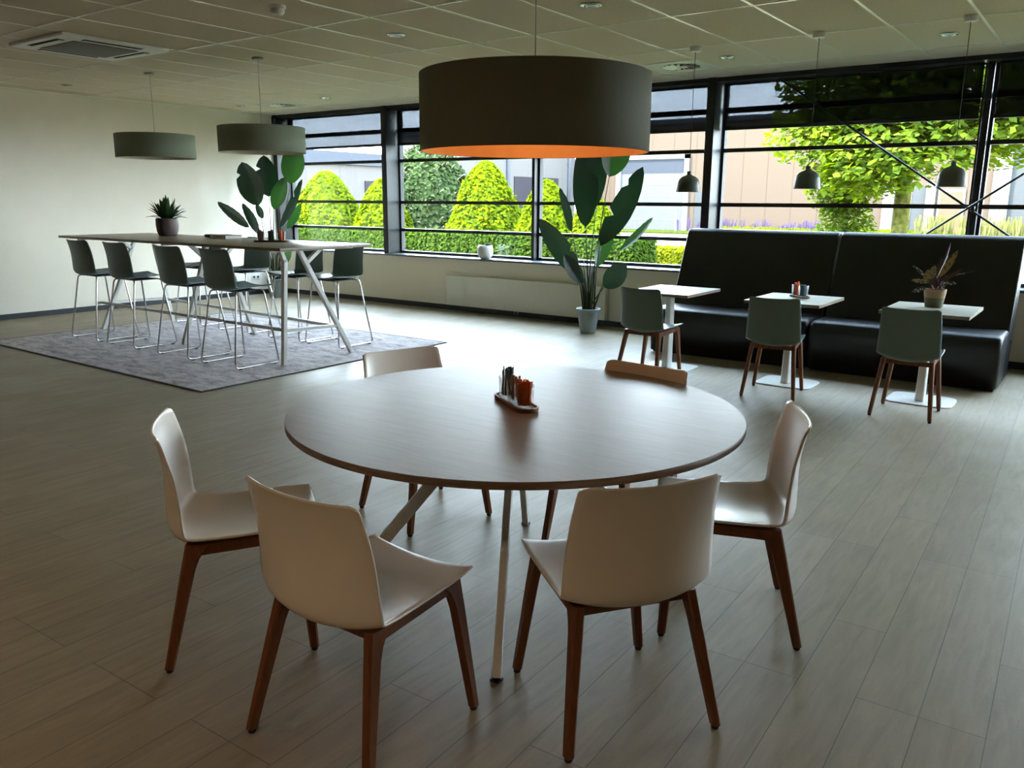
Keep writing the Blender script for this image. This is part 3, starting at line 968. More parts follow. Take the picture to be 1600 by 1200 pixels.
MB().box(-.16, .16, -.16, .16, RZ - .034, RZ - .026, .004).build('mounting_plate', 'white_metal', t)

# ------------------------------------------------------------------ bar table
t = thing('bar_table', 'long high wooden bar table on white trestle frames', 'table', (-8.04, 5.335, 0))
BZ = 1.13
MB().box(-2.01, 2.01, -.565, .565, BZ - .028, BZ, .003).build('tabletop', 'bar_top', t)


def trestle(x, near, far):
    b = MB()
    for (y0, z0), (y1, z1), br in (near, far):
        b.bar((x, y0 - 5.335, z0), (x, y1 - 5.335, z1), .045, .045, side=(1, 0, 0), ch=.1)
        if br: b.bar((x, br[0][0] - 5.335, br[0][1]), (x, br[1][0] - 5.335, br[1][1]), .045, .04, side=(1, 0, 0), ch=.1)
    b.bar((x, 4.86 - 5.335, BZ - .04), (x, 5.88 - 5.335, BZ - .04), .04, .024, side=(1, 0, 0), ch=.1)
    return b


NV = ((4.96, .009), (5.03, 1.0), ((5.03, .985), (4.98, 1.10)))
FV = ((5.97, .009), (5.80, 1.0), ((5.80, .985), (5.84, 1.10)))
NS = ((5.05, .009), (5.57, 1.10), ((5.50, .96), (5.30, 1.10)))
FS = ((5.83, .009), (5.20, 1.10), ((5.28, .96), (5.48, 1.10)))
trestle(1.74, NV, FS).build('trestle_frame', 'white_metal', t)
trestle(-.01, ((5.02, .009), (5.40, 1.10), ((5.34, .94), (5.16, 1.10))), ((5.95, .009), (5.55, 1.10), ((5.61, .94), (5.78, 1.10)))).build('trestle_frame', 'white_metal', t)
trestle(-1.74, NS, FV).build('trestle_frame', 'white_metal', t)
MB().bar((-1.74, -.27, .335), (1.74, -.322, .335), .03, .03, side=(0, 1, 0), ch=.1).build('stretcher', 'white_metal', t)
MB().bar((-1.74, .56, .305), (1.74, .31, .305), .03, .03, side=(0, 1, 0), ch=.1).build('stretcher', 'white_metal', t)
for x in (-1.74, 1.74):
    MB().bar((x, -.33, .335), (x, .35 if x > 0 else .58, .31), .03, .03, side=(1, 0, 0), ch=.1).build('crossbar', 'white_metal', t)

# ------------------------------------------------------------------ bistro tables
def bistro(x, y, label):
    t = thing('bistro_table', label, 'table', (x, y, 0), 0, 'small square bistro tables along the bench')
    MB().box(-.315, .315, -.375, .375, .719, .7425).build('edge_band', 'tan_edge', t)
    MB().box(-.3145, .3145, -.3745, .3745, .7425, .745).build('tabletop', 'small_top', t)
    MB().bar((0, -.07, .012), (0, -.05, .715), .065, .11, .05, .085, side=(1, 0, 0), ch=.12).build('column', 'white_metal', t)
    MB().box(-.14, .14, -.20, .10, .711, .719).build('top_bracket', 'white_metal', t)
    po = []
    for k in range(40):
        a = 2 * pi * k / 40; ca, sa = cos(a), sin(a)
        po.append((.245 * math.copysign(abs(ca) ** .38, ca), -.02 + .215 * math.copysign(abs(sa) ** .38, sa)))
    b = MB(); b.prism(po, 0, .008)
    r1 = b.ring([(px * .985, -.02 + (py + .02) * .985, .011) for px, py in po]); b.cap(r1)
    b.bridge(list(range(40, 80)), r1, True)
    b.build('base_plate', 'white_metal', t)
    return t


bistro(-3.345, 7.20, 'leftmost small square pale-topped bistro table, empty')
bistro(-2.20, 7.20, 'middle small square bistro table carrying two tumblers on a tray')
bistro(-1.12, 7.20, 'rightmost small square bistro table carrying a potted plant')


# ------------------------------------------------------------------ bench sofa
def bench(x0, x1, label):
    t = thing('upholstered_bench', label, 'sofa', ((x0 + x1) / 2, 8.3, 0), 0, 'high backed dark leather bench units')
    h = (x1 - x0) / 2

    def extr(prof, hw, bev=.03):
        import bmesh
        bm = bmesh.new()
        vs = [bm.verts.new((-hw, y, z)) for y, z in prof]
        f = bm.faces.new(vs)
        r = bmesh.ops.extrude_face_region(bm, geom=[f])
        for v in r['geom']:
            if isinstance(v, bmesh.types.BMVert): v.co.x = hw
        bmesh.ops.recalc_face_normals(bm, faces=bm.faces[:])
        ed = [e for e in bm.edges if abs(e.verts[0].co.x - e.verts[1].co.x) < 1e-6]
        bmesh.ops.bevel(bm, geom=ed, offset=bev, segments=4, profile=.6, affect='EDGES', clamp_overlap=True)
        mb = MB(); mb.addbm(bm); return mb
    # seat: front at y=-.45, rounded nose
    seat = [(-.44, .02), (.05, .02), (.05, .475), (-.36, .475), (-.42, .455), (-.455, .41), (-.465, .34), (-.455, .25)]
    extr(seat, h - .004, .045).build('seat', 'sofa_leather', t)
    back = [(.03, .02), (.35, .02), (.62, 1.245), (.60, 1.27), (.42, 1.27), (.385, 1.235), (.06, .46)]
    extr(back, h - .004, .022).build('backrest', 'sofa_leather', t)
    b = MB()
    b.box(-h + .03, h - .03, -.40, .30, 0, .025); b.build('plinth', 'black_plastic', t)
    return t, h


bench(-3.90, -2.262, 'left unit of the high-backed dark leather bench under the window')
tb, hb = bench(-2.252, -.66, 'right unit of the high-backed dark leather bench, behind the potted plant')
MB().box(hb - .006, hb + .003, .24, .27, .33, .37).build('side_tag', 'tag_dark', tb)


# ------------------------------------------------------------------ plants
def blade(mb, p0, p1, width, curl=.06, fold=.25, turn=0.0, tears=(), n=16, tipw=.0, droop=0.0, peak=.45):
    """leaf blade from base p0 to tip p1. plane normal faces local -y (camera) turned by 'turn' about the axis"""
    p0, p1 = Vector(p0), Vector(p1); ax = (p1 - p0); L = ax.length; ax.normalize()
    nrm = Vector((0, -1, 0)); nrm = (nrm - ax * nrm.dot(ax)).normalized()
    side = ax.cross(nrm)
    side, nrm = side * cos(turn) + nrm * sin(turn), nrm * cos(turn) - side * sin(turn)
    rows = []
    for i in range(n + 1):
        u = i / n
        # width law: wide near the lower-middle, pointed tip, rounded base
        wd = width / 2 * (sin(pi * min(1, (u / peak) * .5 if u < peak else .5 + (u - peak) / (1 - peak) * .5)) ** .62)
        wd = max(wd, .002)
        c = p0 + ax * L * u + nrm * (-curl * sin(pi * u) * L) + Vector((0, 0, -droop * u * u))
        row = []
        for v in (-1, -.6, -.25, 0, .25, .6, 1):
            w2 = wd
            for tu, ts, dep in tears:
                if ts * v > .5 and abs(u - tu) < .5 / n + .001: w2 *= (1 - dep)
            rip = .004 * sin(u * 38 + v)
            row.append(c + side * (w2 * v) + nrm * (fold * abs(v) ** 1.2 * w2 + rip * abs(v)))
        rows.append(row)
    base = len(mb.v)
    for r in rows: mb.v += [tuple(q) for q in r]
    for i in range(n):
        for j in range(6):
            a = base + i * 7 + j
            mb.f.append((a, a + 1, a + 8, a + 7)); mb.sm.append(True)
    # midrib
    return p0


def banana_plant(name, label, loc, rz, pot_r, pot_h, leaves, stub=0.0):
    t = thing(name, label, 'plant', loc, rz)
    pr = MB()
    prof = [(pot_r * .60, 0), (pot_r * .63, .006), (pot_r * .80, pot_h * .5), (pot_r * .93, pot_h * .93), (pot_r, pot_h * .95), (pot_r, pot_h), (pot_r - .012, pot_h), (pot_r - .02, pot_h - .035)]
    pr.lathe(prof, 40, capt=False)
    pot = pr.build('pot', 'pot_grey', t)
    MB().lathe([(pot_r - .014, pot_h - .03), (.001, pot_h - .022)], 30, capb=False, capt=False).build('soil', 'soil', t)
    rnd = random.Random(len(leaves))
    for k in range(11):
        a = rnd.uniform(0, 2 * pi); q = rnd.uniform(.02, .45) * pot_r; hh = rnd.uniform(.32, .75); fn = rnd.uniform(.05, .26)
        MB().tube([(q * cos(a), q * sin(a), pot_h - .03), ((q + fn * .35 * hh) * cos(a), (q + fn * .3 * hh) * sin(a), pot_h + hh * .5), ((q + fn * hh) * cos(a), (q + fn * .8 * hh) * sin(a), pot_h + hh)], [.013, .009, .004], 7).build('stalk', 'stem_green', t)
    for k, (b0, tp, wd, turn, tears, m, dep0, dep1) in enumerate(leaves):
        a = rnd.uniform(0, 2 * pi); rr = pot_r * rnd.uniform(.05, .42)
        root = Vector((rr * cos(a) + b0[0] * .08, rr * sin(a) * .8, pot_h - .04))
        base = Vector((b0[0], dep0, b0[1])); tip = Vector((tp[0], dep1, tp[1]))
        midz = root.z + (base.z - root.z) * .45
        mid = Vector((root.x + (base.x - root.x) * .30, root.y + (base.y - root.y) * .35, midz))
        pts = []
        for i in range(9):
            u = i / 8
            pts.append(root * (1 - u) ** 2 + mid * 2 * u * (1 - u) + base * u * u)
        st = MB(); st.tube(pts, [.012 - .008 * (i / 8) for i in range(9)], 8)
        # midrib continues into the blade
        rib = [base + (tip - base) * (i / 6) + Vector((0, .004, 0)) for i in range(7)]
        so = st.build('stem', 'stem_green', t)
        lb = MB(); blade(lb, base, tip, wd, curl=.05 + .02 * (k % 3), turn=turn, tears=tears, fold=.28)
        lo = lb.build('leaf', m, so, recalc=False)
    return t


D, Lt = 'leaf_indoor', 'leaf_indoor_light'
banana_plant('bird_of_paradise_plant', 'tall large-leaved plant in a grey pot before the window, beside the bench', (-5.06, 8.53, 0), radians(30.65), .145, .30, [
    ((-.13, .70), (-.59, 1.36), .27, .35, ((.35, 1, .4),), D, -.05, -.22),
    ((-.22, 1.20), (-.38, 1.72), .17, .9, (), D, .05, .12),
    ((-.06, 1.26), (-.10, 2.25), .30, .15, ((.62, 1, .5),), D, -.04, -.16),
    ((.06, 1.50), (.10, 2.42), .20, .3, (), D, .10, .18),
    ((.20, 1.84), (.36, 2.42), .34, -.25, (), Lt, .02, .05),
    ((.12, 1.05), (.58, 1.95), .29, .35, ((.4, -1, .6), (.75, -1, .4)), D, -.08, -.10),
    ((.08, .80), (.26, 1.30), .20, -.4, (), Lt, -.04, .10),
    ((.35, .99), (.72, 1.38), .20, 1.15, (), Lt, .02, -.08),
    ((.18, .57), (.42, .86), .25, .2, (), D, -.14, -.38),
    ((-.08, .60), (-.30, .95), .18, -.3, (), D, -.08, -.20)])
banana_plant('bird_of_paradise_plant', 'tall large-leaved plant in the corner behind the bar table', (-11.02, 8.60, 0), radians(38.0), .155, .30, [
    ((-.19, 1.46), (-.40, 2.13), .42, .15, ((.75, -1, .4),), D, -.05, -.10),
    ((-.04, 1.60), (-.09, 2.24), .36, -.1, ((.7, -1, .5),), D, .03, .03),
    ((.30, 1.80), (.42, 2.46), .38, .1, (), Lt, .05, .05),
    ((.06, 1.41), (.28, 1.90), .27, .3, (), Lt, -.12, -.16),
    ((.13, 1.12), (.54, 1.88), .26, .85, ((.6, -1, .5),), D, -.06, -.14),
    ((.23, 1.10), (.49, 1.50), .17, .5, (), Lt, -.02, -.08),
    ((-.36, 1.12), (-.79, 1.52), .22, .55, (), D, -.05, -.20),
    ((-.19, 1.02), (-.42, 1.50), .22, .6, (), D, -.12, -.14),
    ((-.16, 1.26), (-.27, 1.48), .14, .4, (), D, .06, .10),
    ((.14, .55), (.31, .76), .16, .4, (), Lt, -.08, -.14)])


def strappy(mb, n, r0, hz, zr, rnd, wd=.02, spread=1.0):
    for k in range(n):
        a = 2 * pi * k / n * 2.39996 + rnd.uniform(-.3, .3)
        el = rnd.uniform(.15, 1.35)
        ln = hz * rnd.uniform(.75, 1.15)
        rows = []
        N = 7
        for i in range(N + 1):
            u = i / N
            rad = r0 * .4 + ln * spread * sin(el) * (u ** .85)
            z = zr + ln * cos(el) * u - .35 * ln * sin(el) * u * u + .04 * u
            w2 = wd * sin(pi * (.12 + .86 * u)) ** .8
            c = Vector((rad * cos(a), rad * sin(a), z)); s = Vector((-sin(a), cos(a), 0))
            rows.append((c - s * w2 + Vector((0, 0, w2 * .3)), c, c + s * w2 + Vector((0, 0, w2 * .3))))
        b = len(mb.v)
        for r in rows: mb.v += [tuple(q) for q in r]
        for i in range(N):
            for j in range(2):
                q = b + i * 3 + j; mb.f.append((q, q + 1, q + 4, q + 3)); mb.sm.append(True)


# plant on the bar table
t = thing('potted_plant', 'dark leafy plant in a mauve-brown pot on the bar table', 'plant', (-9.06, 5.56, BZ))
MB().lathe([(.088, 0), (.100, .006), (.118, .05), (.126, .12), (.124, .19), (.119, .205), (.112, .205), (.112, .18)], 36, capt=False).build('pot', 'pot_mauve', t)
MB().lathe([(.114, .185), (.001, .19)], 24, capb=False, capt=False).build('soil', 'soil', t)
rn = random.Random(3)
mb = MB(); strappy(mb, 46, .10, .24, .19, rn, .022, .9); mb.build('leaves', 'leaf_dracaena', t, recalc=False)

# window sill pot
t = thing('sill_pot', 'small round white pot with a tiny succulent on the window sill', 'plant', (-7.19, 9.24, .762))
MB().lathe([(.055, 0), (.075, .006), (.105, .05), (.115, .10), (.108, .15), (.096, .185), (.088, .185), (.085, .16)], 36, capt=False).build('pot', 'pot_white', t)
MB().lathe([(.088, .165), (.001, .17)], 24, capb=False, capt=False).build('soil', 'soil', t)
mb = MB()
for k in range(7):
    a = k * 1.1; mb.lathe([(.003, .17), (.013, .185), (.016, .20), (.010, .215), (.002, .22)], 10, .05 + .03 * cos(a) * (k > 0), .03 * sin(a) * (k > 0))
mb.tube([(.05, 0, .16), (.058, 0, .215)], .003, 8); mb.lathe([(.003, .21), (.012, .222), (.003, .234)], 10, .058, 0)
mb.build('succulent', 'leaf_dracaena', t)

# prayer plant on the right bistro table
t = thing('potted_prayer_plant', 'spotted red and gold leafed plant in a two-tone woven pot on the right bistro table', 'plant', (-1.13, 7.31, .745), radians(8.8))
MB().lathe([(.058, 0), (.064, .004), (.072, .06), (.081, .12), (.083, .145), (.077, .145), (.075, .12)], 36, capt=False).build('pot', 'woven_pot', t)
MB().lathe([(.076, .128), (.001, .132)], 24, capb=False, capt=False).build('soil', 'soil', t)
LV = [((.0, .24), (.07, .51), .035, 'calathea_red', .9, .02), ((.02, .24), (.125, .455), .055, 'calathea_gold', .3, -.03),
      ((-.05, .22), (-.02, .335), .060, 'calathea_gold', .2, -.06), ((-.075, .19), (-.065, .30), .05, 'calathea_gold', .4, -.05),
      ((-.06, .22), (-.185, .33), .032, 'calathea_green', .5, .0), ((-.05, .20), (-.18, .215), .045, 'calathea_gold', .6, -.07),
      ((-.06, .16), (-.165, .125), .05, 'calathea_green', .5, -.09), ((.04, .21), (.165, .315), .034, 'calathea_red', .5, -.05),
      ((.07, .25), (.26, .30), .022, 'calathea_green', 1.0, .03), ((.06, .20), (.145, .20), .035, 'calathea_green', .7, -.05),
      ((.035, .14), (.08, .215), .022, 'calathea_green', .1, -.10), ((-.01, .20), (.02, .40), .045, 'calathea_red', .6, .06),
      ((-.03, .17), (-.08, .26), .05, 'calathea_red', .3, .05), ((.02, .16), (.09, .26), .05, 'calathea_red', .3, .07), ((.0, .15), (-.02, .26), .05, 'calathea_red', .3, -.02)]
for b0, tp, wd, m, turn, dep in LV:
    st = MB(); st.tube([(b0[0] * .25, dep * .3, .125), (b0[0] * .7, dep * .5, (.125 + b0[1]) / 2 + .01), (b0[0], dep * .6, b0[1])], .0022, 6)
    so = st.build('stem', 'calathea_red', t)
    lb = MB(); blade(lb, (b0[0], dep * .6, b0[1]), (tp[0], dep, tp[1]), wd, curl=.04, turn=turn, n=10); lb.build('leaf', m, so, recalc=False)


# ------------------------------------------------------------------ trays, tumblers, sticks
def stadium(L, W, n=14):
    r = W / 2; h = L / 2 - r; out = []
    for k in range(n + 1): a = -pi / 2 + pi * k / n; out.append((h + r * cos(a), r * sin(a)))
    for k in range(n + 1): a = pi / 2 + pi * k / n; out.append((-h + r * cos(a), r * sin(a)))
    return out


def tray(label, loc, rz, L, W, m='tray_wood'):
    b = MB(); o = stadium(L, W); i = stadium(L - .016, W - .016)
    r = [b.ring([(x, y, z) for x, y in p]) for p, z in ((stadium(L - .008, W - .008), 0), (o, .004), (o, .016), (i, .016), (i, .007))]
    b.cap(r[0], True)
    for a, c in zip(r, r[1:]): b.bridge(a, c, False)
    b.cap(r[-1])
    ob = b.build('serving_tray', m); ob.location = loc; ob.rotation_euler = (0, 0, rz)
    return tag(ob, label, 'tray')


def tumbler(label, loc, group, r=.036, h=.088):
    b = MB(); b.lathe([(r * .86, 0), (r * .90, .003), (r, h), (r - .002, h), (r * .86, .010), (.001, .009)], 28, capt=False)
    o = b.build('glass_tumbler', 'tumbler'); o.location = loc
    return tag(o, label, 'glass', group)


STK = {}


def sticks(loc, n, mats, labels, group, r, hmin, hmax, seed, name='sugar_stick', w=.009):
    rn = random.Random(seed)
    for k in range(n):
        a = k * 2.39996; rr = (r * .62) * sqrt((k + .3) / n)
        m = mats[k % len(mats)]; h = round(rn.uniform(hmin, hmax), 3)
        key = (m, name, w)
        if key not in STK:
            b = MB()
            if 'wood' in m: b.box(-w * .35, w * .35, -.0008, .0008, 0, .1, .0006)
            else: b.box(-w / 2, w / 2, -.0022, .0022, 0, .1, .0018)
            o = b.build(name, m); STK[key] = o; first = True
        else:
            o = STK[key].copy(); COL.objects.link(o)
        o.location = (loc[0] + rr * cos(a), loc[1] + rr * sin(a), loc[2] + .0105)
        o.rotation_euler = (rn.uniform(-.06, .06), rn.uniform(-.06, .06), rn.uniform(0, pi))
        o.scale = (1, 1, h / .1)
        tag(o, labels[k % len(labels)], 'stick', group)


d = Vector((.235, -.155, 0)).normalized(); tc_ = Vector((-1.862, 2.592, RZ))
tray('small wooden oval tray holding three tumblers on the round table', tc_, atan2(d.y, d.x), .325, .098)
GT = 'cut glass tumblers of sticks on the round table'
for off, l, n, ms, ls, nm, h0, h1 in [(-.098, 'left tumbler on the round table tray, full of dark teal sachets', 14, ['stick_teal', 'stick_teal', 'stick_grey', 'stick_teal', 'stick_wood'],
                                   ['dark teal sachet standing in the left tumbler on the round table', 'dark teal sachet standing in the left tumbler on the round table', 'grey sachet standing among teal ones in the left tumbler on the round table', 'dark teal sachet standing in the left tumbler on the round table', 'tan stick standing among teal sachets in the left tumbler on the round table'], 'tea_sachet', .098, .118),
                                  (-.008, 'middle tumbler on the round table tray, with wooden stirrers', 12, ['stick_wood', 'stick_wood', 'stick_pink'],
                                   ['thin wooden stirrer in the middle tumbler on the round table', 'thin wooden stirrer in the middle tumbler on the round table', 'pinkish paper stick in the middle tumbler on the round table'], 'wooden_stirrer', .082, .108),
                                  (.088, 'right tumbler on the round table tray, packed with orange sugar sticks', 20, ['stick_orange'],
                                   ['orange sugar stick in the right tumbler on the round table'], 'sugar_stick', .085, .10)]:
    p = tc_ + d * off + Vector((0, 0, .0075))
    big = off > .05
    tumbler(l, p, GT, .041 if big else .037, .088 if big else .086)
    sticks(p, n, ms, ls, ls[0] + 's', .041 if big else .037, h0, h1, int(off * 1000) + 200, nm, .015 if nm != 'wooden_stirrer' else .014)

# middle bistro table
tc2 = Vector((-2.20, 7.33, .745)); d2 = Vector((.16, -.13, 0)).normalized()
tray('small oval wooden tray with two tumblers on the middle bistro table', tc2, atan2(d2.y, d2.x), .23, .10)
for off, l, m, ls, n in [(-.052, 'tumbler of orange sticks on the middle bistro table', 'stick_orange', 'orange sugar stick in the left tumbler on the middle bistro table', 12),
                         (.048, 'tumbler of pale blue sticks on the middle bistro table', 'stick_blue', 'blue sugar stick in the right tumbler on the middle bistro table', 12)]:
    p = tc2 + d2 * off + Vector((0, 0, .0075)); tumbler(l, p, 'tumblers on the middle bistro table', .043, .10)
    sticks(p, n, [m], [ls], ls + 's', .043, .09, .118 if m == 'stick_orange' else .10, n + int(off * 100), 'sugar_stick', .016)

# bar table
tc3 = Vector((-7.02, 5.45, BZ)); d3 = Vector((.82, .58, 0)).normalized()
tray('dark oval tray with three tumblers on the bar table', tc3, atan2(d3.y, d3.x), .36, .11, 'tray_dark')
for off, l, m, ls in [(-.105, 'left tumbler of pinkish brown sticks on the bar table tray', 'stick_pink', 'pinkish brown stick in the left tumbler on the bar table'),
                      (0, 'middle tumbler of grey sachets on the bar table tray', 'stick_grey', 'grey sachet in the middle tumbler on the bar table'),
                      (.105, 'right tumbler of orange sticks on the bar table tray', 'stick_orange', 'orange stick in the right tumbler on the bar table')]:
    p = tc3 + d3 * off + Vector((0, 0, .0075)); tumbler(l, p, 'tumblers on the bar table tray', .043, .10)
    sticks(p, 10, [m], [ls], ls + 's', .043, .088, .108, 50 + int(off * 100), 'sugar_stick', .016)

# books
t = thing('book', 'thick pale-paged book lying flat on the bar table', 'book', (-8.02, 5.62, BZ), radians(-3))
MB().box(-.16, .16, -.11, .11, 0, .005).box(-.16, .16, -.11, .11, .035, .040).box(-.162, -.156, -.11, .11, 0, .04).build('cover', 'book_cover', t)
MB().box(-.155, .152, -.104, .104, .005, .035).build('pages', 'paper', t)
t = thing('card_box', 'small olive and white card box left of the book on the bar table', 'box', (-8.42, 5.72, BZ), radians(10))
MB().box(-.07, .03, -.05, .05, 0, .032, .003).build('box_body', 'book_olive', t)
MB().box(.032, .085, -.045, .045, 0, .03, .003).build('box_lid', 'paper', t)

# ------------------------------------------------------------------ outdoors
MB().box(-90, 60, 9.6, 110, -.25, -.06).build('paving_ground', 'paving', kind='structure')
MB().box(-60, 40, 9.65, 15.9, -.06, -.02).build('lawn', 'grass_ground', kind='structure')

MB().box(-27, 10, 40.5, 44, -.06, .02).build('planting_bed', 'grass_ground', kind='structure')


def leaves_on(pts, size, rnd, up=.35, aspect=.6, jitter=.4):
    """pts: list of (pos, normal)"""
    mb = MB()
    V, F = mb.v, mb.f
    for p, n in pts:
        n = (n + Vector((rnd.gauss(0, jitter), rnd.gauss(0, jitter), rnd.gauss(0, jitter) + up))).normalized()
        a = n.orthogonal().normalized()
        th = rnd.uniform(0, 2 * pi); b = n.cross(a); a, b = a * cos(th) + b * sin(th), b * cos(th) - a * sin(th)
        s = size * rnd.uniform(.6, 1.25)
        k = len(V)
        V += [tuple(p - a * s), tuple(p - a * s * .1 + b * s * aspect), tuple(p + a * s - n * s * .25), tuple(p - a * s * .1 - b * s * aspect)]
        F.append((k, k + 1, k + 2, k + 3)); mb.sm.append(False)
    return mb


def cone_shrub(name, label, x, y, r, h, m, n, size, shape='cone', seed=1, extra=None, group=None):
    t = thing(name, label, 'shrub', (x, y, -.03), 0, group)
    rnd = random.Random(seed)
    zc = .12

    def rad(u):
        if shape == 'cone': return r * (min(1, (u / .16) ** .5) if u < .16 else (1 - (u - .16) / .84) ** .50 * (1 - .12 * (u - .16)))
        return r * (min(1, (u / .12) ** .5) if u < .12 else (1 - ((u - .12) / .88) ** 2.6) ** .6)
    prof = [(max(.01, rad(i / 14) * .86), zc + (h - zc) * i / 14 * .97) for i in range(15)]
    MB().lathe([(.05, 0), (.05, .3)], 10).build('trunk', 'bark', t)
    pts = []
    for k in range(n):
        u = rnd.random() ** 1.15; a = rnd.uniform(0, 2 * pi)
        lump = 1 + .05 * sin(5 * a + 9 * u) + .04 * sin(11 * a - 14 * u)
        R_l = rad(u) * lump * rnd.uniform(.86, 1.04) + .01
        dr = (rad(min(1, u + .02)) - rad(max(0, u - .02))) / (.04 * h)
        nn = Vector((cos(a), sin(a), -dr)).normalized()
        pts.append((Vector((R_l * cos(a), R_l * sin(a), zc + (h - zc) * u)), nn))
    f = leaves_on(pts, size, rnd).build('foliage', m, t, recalc=False)
    c = MB(); c.lathe(prof, 20); c.build('light_block_core', 'foliage_core', t)  # added solid dark core, keeps light from passing through the leaf shell
    if extra:
        m2, n2, s2 = extra
        pts = [(p + nn * .05, nn) for p, nn in rnd.sample(pts, n2)]
        mb = MB()
        for p, nn in pts:
            dd = (nn + Vector((rnd.gauss(0, .3), rnd.gauss(0, .3), .5))).normalized()
            mb.tube([p, p + dd * s2 * .5, p + dd * s2 + Vector((0, 0, -s2 * .2))], [.012, .022, .006], 5)
        mb.build('blossom', m2, t)
    return t


GC = 'lime green clipped cone shrubs outside the windows'
cone_shrub('cone_shrub', 'lime green cone shrub outside the leftmost window, nearest the corner plant', -19.2, 17, 1.28, 2.42, 'leaf_lime', 9000, .060, seed=11, group=GC)
cone_shrub('cone_shrub', 'lime green cone shrub cut off by the first dark window column', -16.9, 17, .95, 2.18, 'leaf_lime', 6500, .060, seed=12, group=GC)
cone_shrub('silvery_shrub', 'tall grey-green flowering shrub in the second window, left of the lime cone', -16.9, 19.0, 1.32, 3.30, 'leaf_silver', 9000, .085, shape='dome', seed=13, extra=('blossom_cream', 420, .24))
cone_shrub('cone_shrub', 'largest lime green cone shrub in the second window, above the white sill pot', -13.2, 17, 1.12, 2.58, 'leaf_lime', 9000, .060, seed=14, group=GC)
cone_shrub('cone_shrub', 'lime green cone shrub behind the thin window mullion', -11.35, 17, .88, 2.10, 'leaf_lime', 7000, .060, seed=15, group=GC)
cone_shrub('cone_shrub', 'lime green cone shrub behind the tall plant in front of the window', -10.2, 17.3, .75, 1.75, 'leaf_lime', 5500, .060, seed=16, group=GC)


def hedge(label, x0, x1, y0, y1, h, m, n, size, seed):
    t = thing('clipped_hedge', label, 'hedge', ((x0 + x1) / 2, (y0 + y1) / 2, -.03))
    hx, hy = (x1 - x0) / 2, (y1 - y0) / 2; rnd = random.Random(seed); pts = []
    for k in range(n):
        s = rnd.random()
        if s < .5: pts.append((Vector((rnd.uniform(-hx, hx), rnd.uniform(-hy, hy), h + rnd.gauss(0, .02))), Vector((0, 0, 1))))
        elif s < .93: pts.append((Vector((rnd.uniform(-hx, hx), -hy + rnd.gauss(0, .02), rnd.uniform(.05, h))), Vector((0, -1, .2))))
        else: pts.append((Vector((hx + rnd.gauss(0, .02), rnd.uniform(-hy, hy), rnd.uniform(.05, h))), Vector((1, 0, .2))))
    leaves_on(pts, size, rnd).build('foliage', m, t, recalc=False)
    MB().box(-hx + .05, hx - .05, -hy + .05, hy - .05, .0, h - .05).build('light_block_core', 'foliage_core', t)  # added opaque filler box that blocks light between the hedge leaves


hedge('low clipped green hedge running behind the window sill', -18.2, -7.35, 14.0, 14.9, .90, 'leaf_hedge', 26000, .045, 21)
hedge('low yellow-green ground cover strip behind the green hedge', -16.5, -7.5, 19.6, 20.6, .42, 'leaf_yellow', 12000, .06, 22)


def branch(mb, p, d, r, depth, rnd, ends, L):
    q = p + d * L
    mb.tube([p, p + d * L * .5 + Vector((rnd.gauss(0, .04), rnd.gauss(0, .04), 0)) * L, q], [r, r * .85, r * .7], 7)
    if depth == 0:
        ends.append(q); return
    for k in range(3 if depth > 1 else 4):
        a = rnd.uniform(0, 2 * pi)
        dd = (d * .55 + Vector((cos(a), sin(a), rnd.uniform(-.15, .45)))).normalized()
        branch(mb, q, dd, r * .55, depth - 1, rnd, ends, L * .72)


def tree(name, label, x, y, trunk_h, trunk_r, blobs, n, size, m, barkm, seed, lean=(0, 0), group=None):
    t = thing(name, label, 'tree', (x, y, -.05), 0, group); rnd = random.Random(seed)
    tr = MB(); ends = []
    top = Vector((lean[0], lean[1], trunk_h))
    tr.tube([(0, 0, -.02), (lean[0] * .4, lean[1] * .4, trunk_h * .5), tuple(top)], [trunk_r * 1.15, trunk_r, trunk_r * .85], 12)
    for k in range(5):
        a = 2 * pi * k / 5 + .3
        branch(tr, top, Vector((cos(a) * .8, sin(a) * .8, .75)).normalized(), trunk_r * .5, 2, rnd, ends, trunk_h * .42)
    tr.build('trunk', barkm, t)
    tot = sum(b[3] * b[4] * b[5] for b in blobs); pts = []
    for cx, cy, cz, rx, ry, rz in blobs:
        k_ = int(n * rx * ry * rz / tot)
        for _ in range(k_):
            v = Vector((rnd.gauss(0, 1), rnd.gauss(0, 1), rnd.gauss(0, 1))).normalized()
            rr = rnd.random() ** .45
            # leaf layers: quantise height a little so foliage hangs in tiers
            pz = v.z * rr * rz
            pts.append((Vector((cx + v.x * rr * rx, cy + v.y * rr * ry, cz + pz)), Vector((v.x * .4, v.y * .4 - .1, .9))))
    leaves_on(pts, size, rnd, up=.2, aspect=.7, jitter=.45).build('foliage', m, t, recalc=False)
    return t


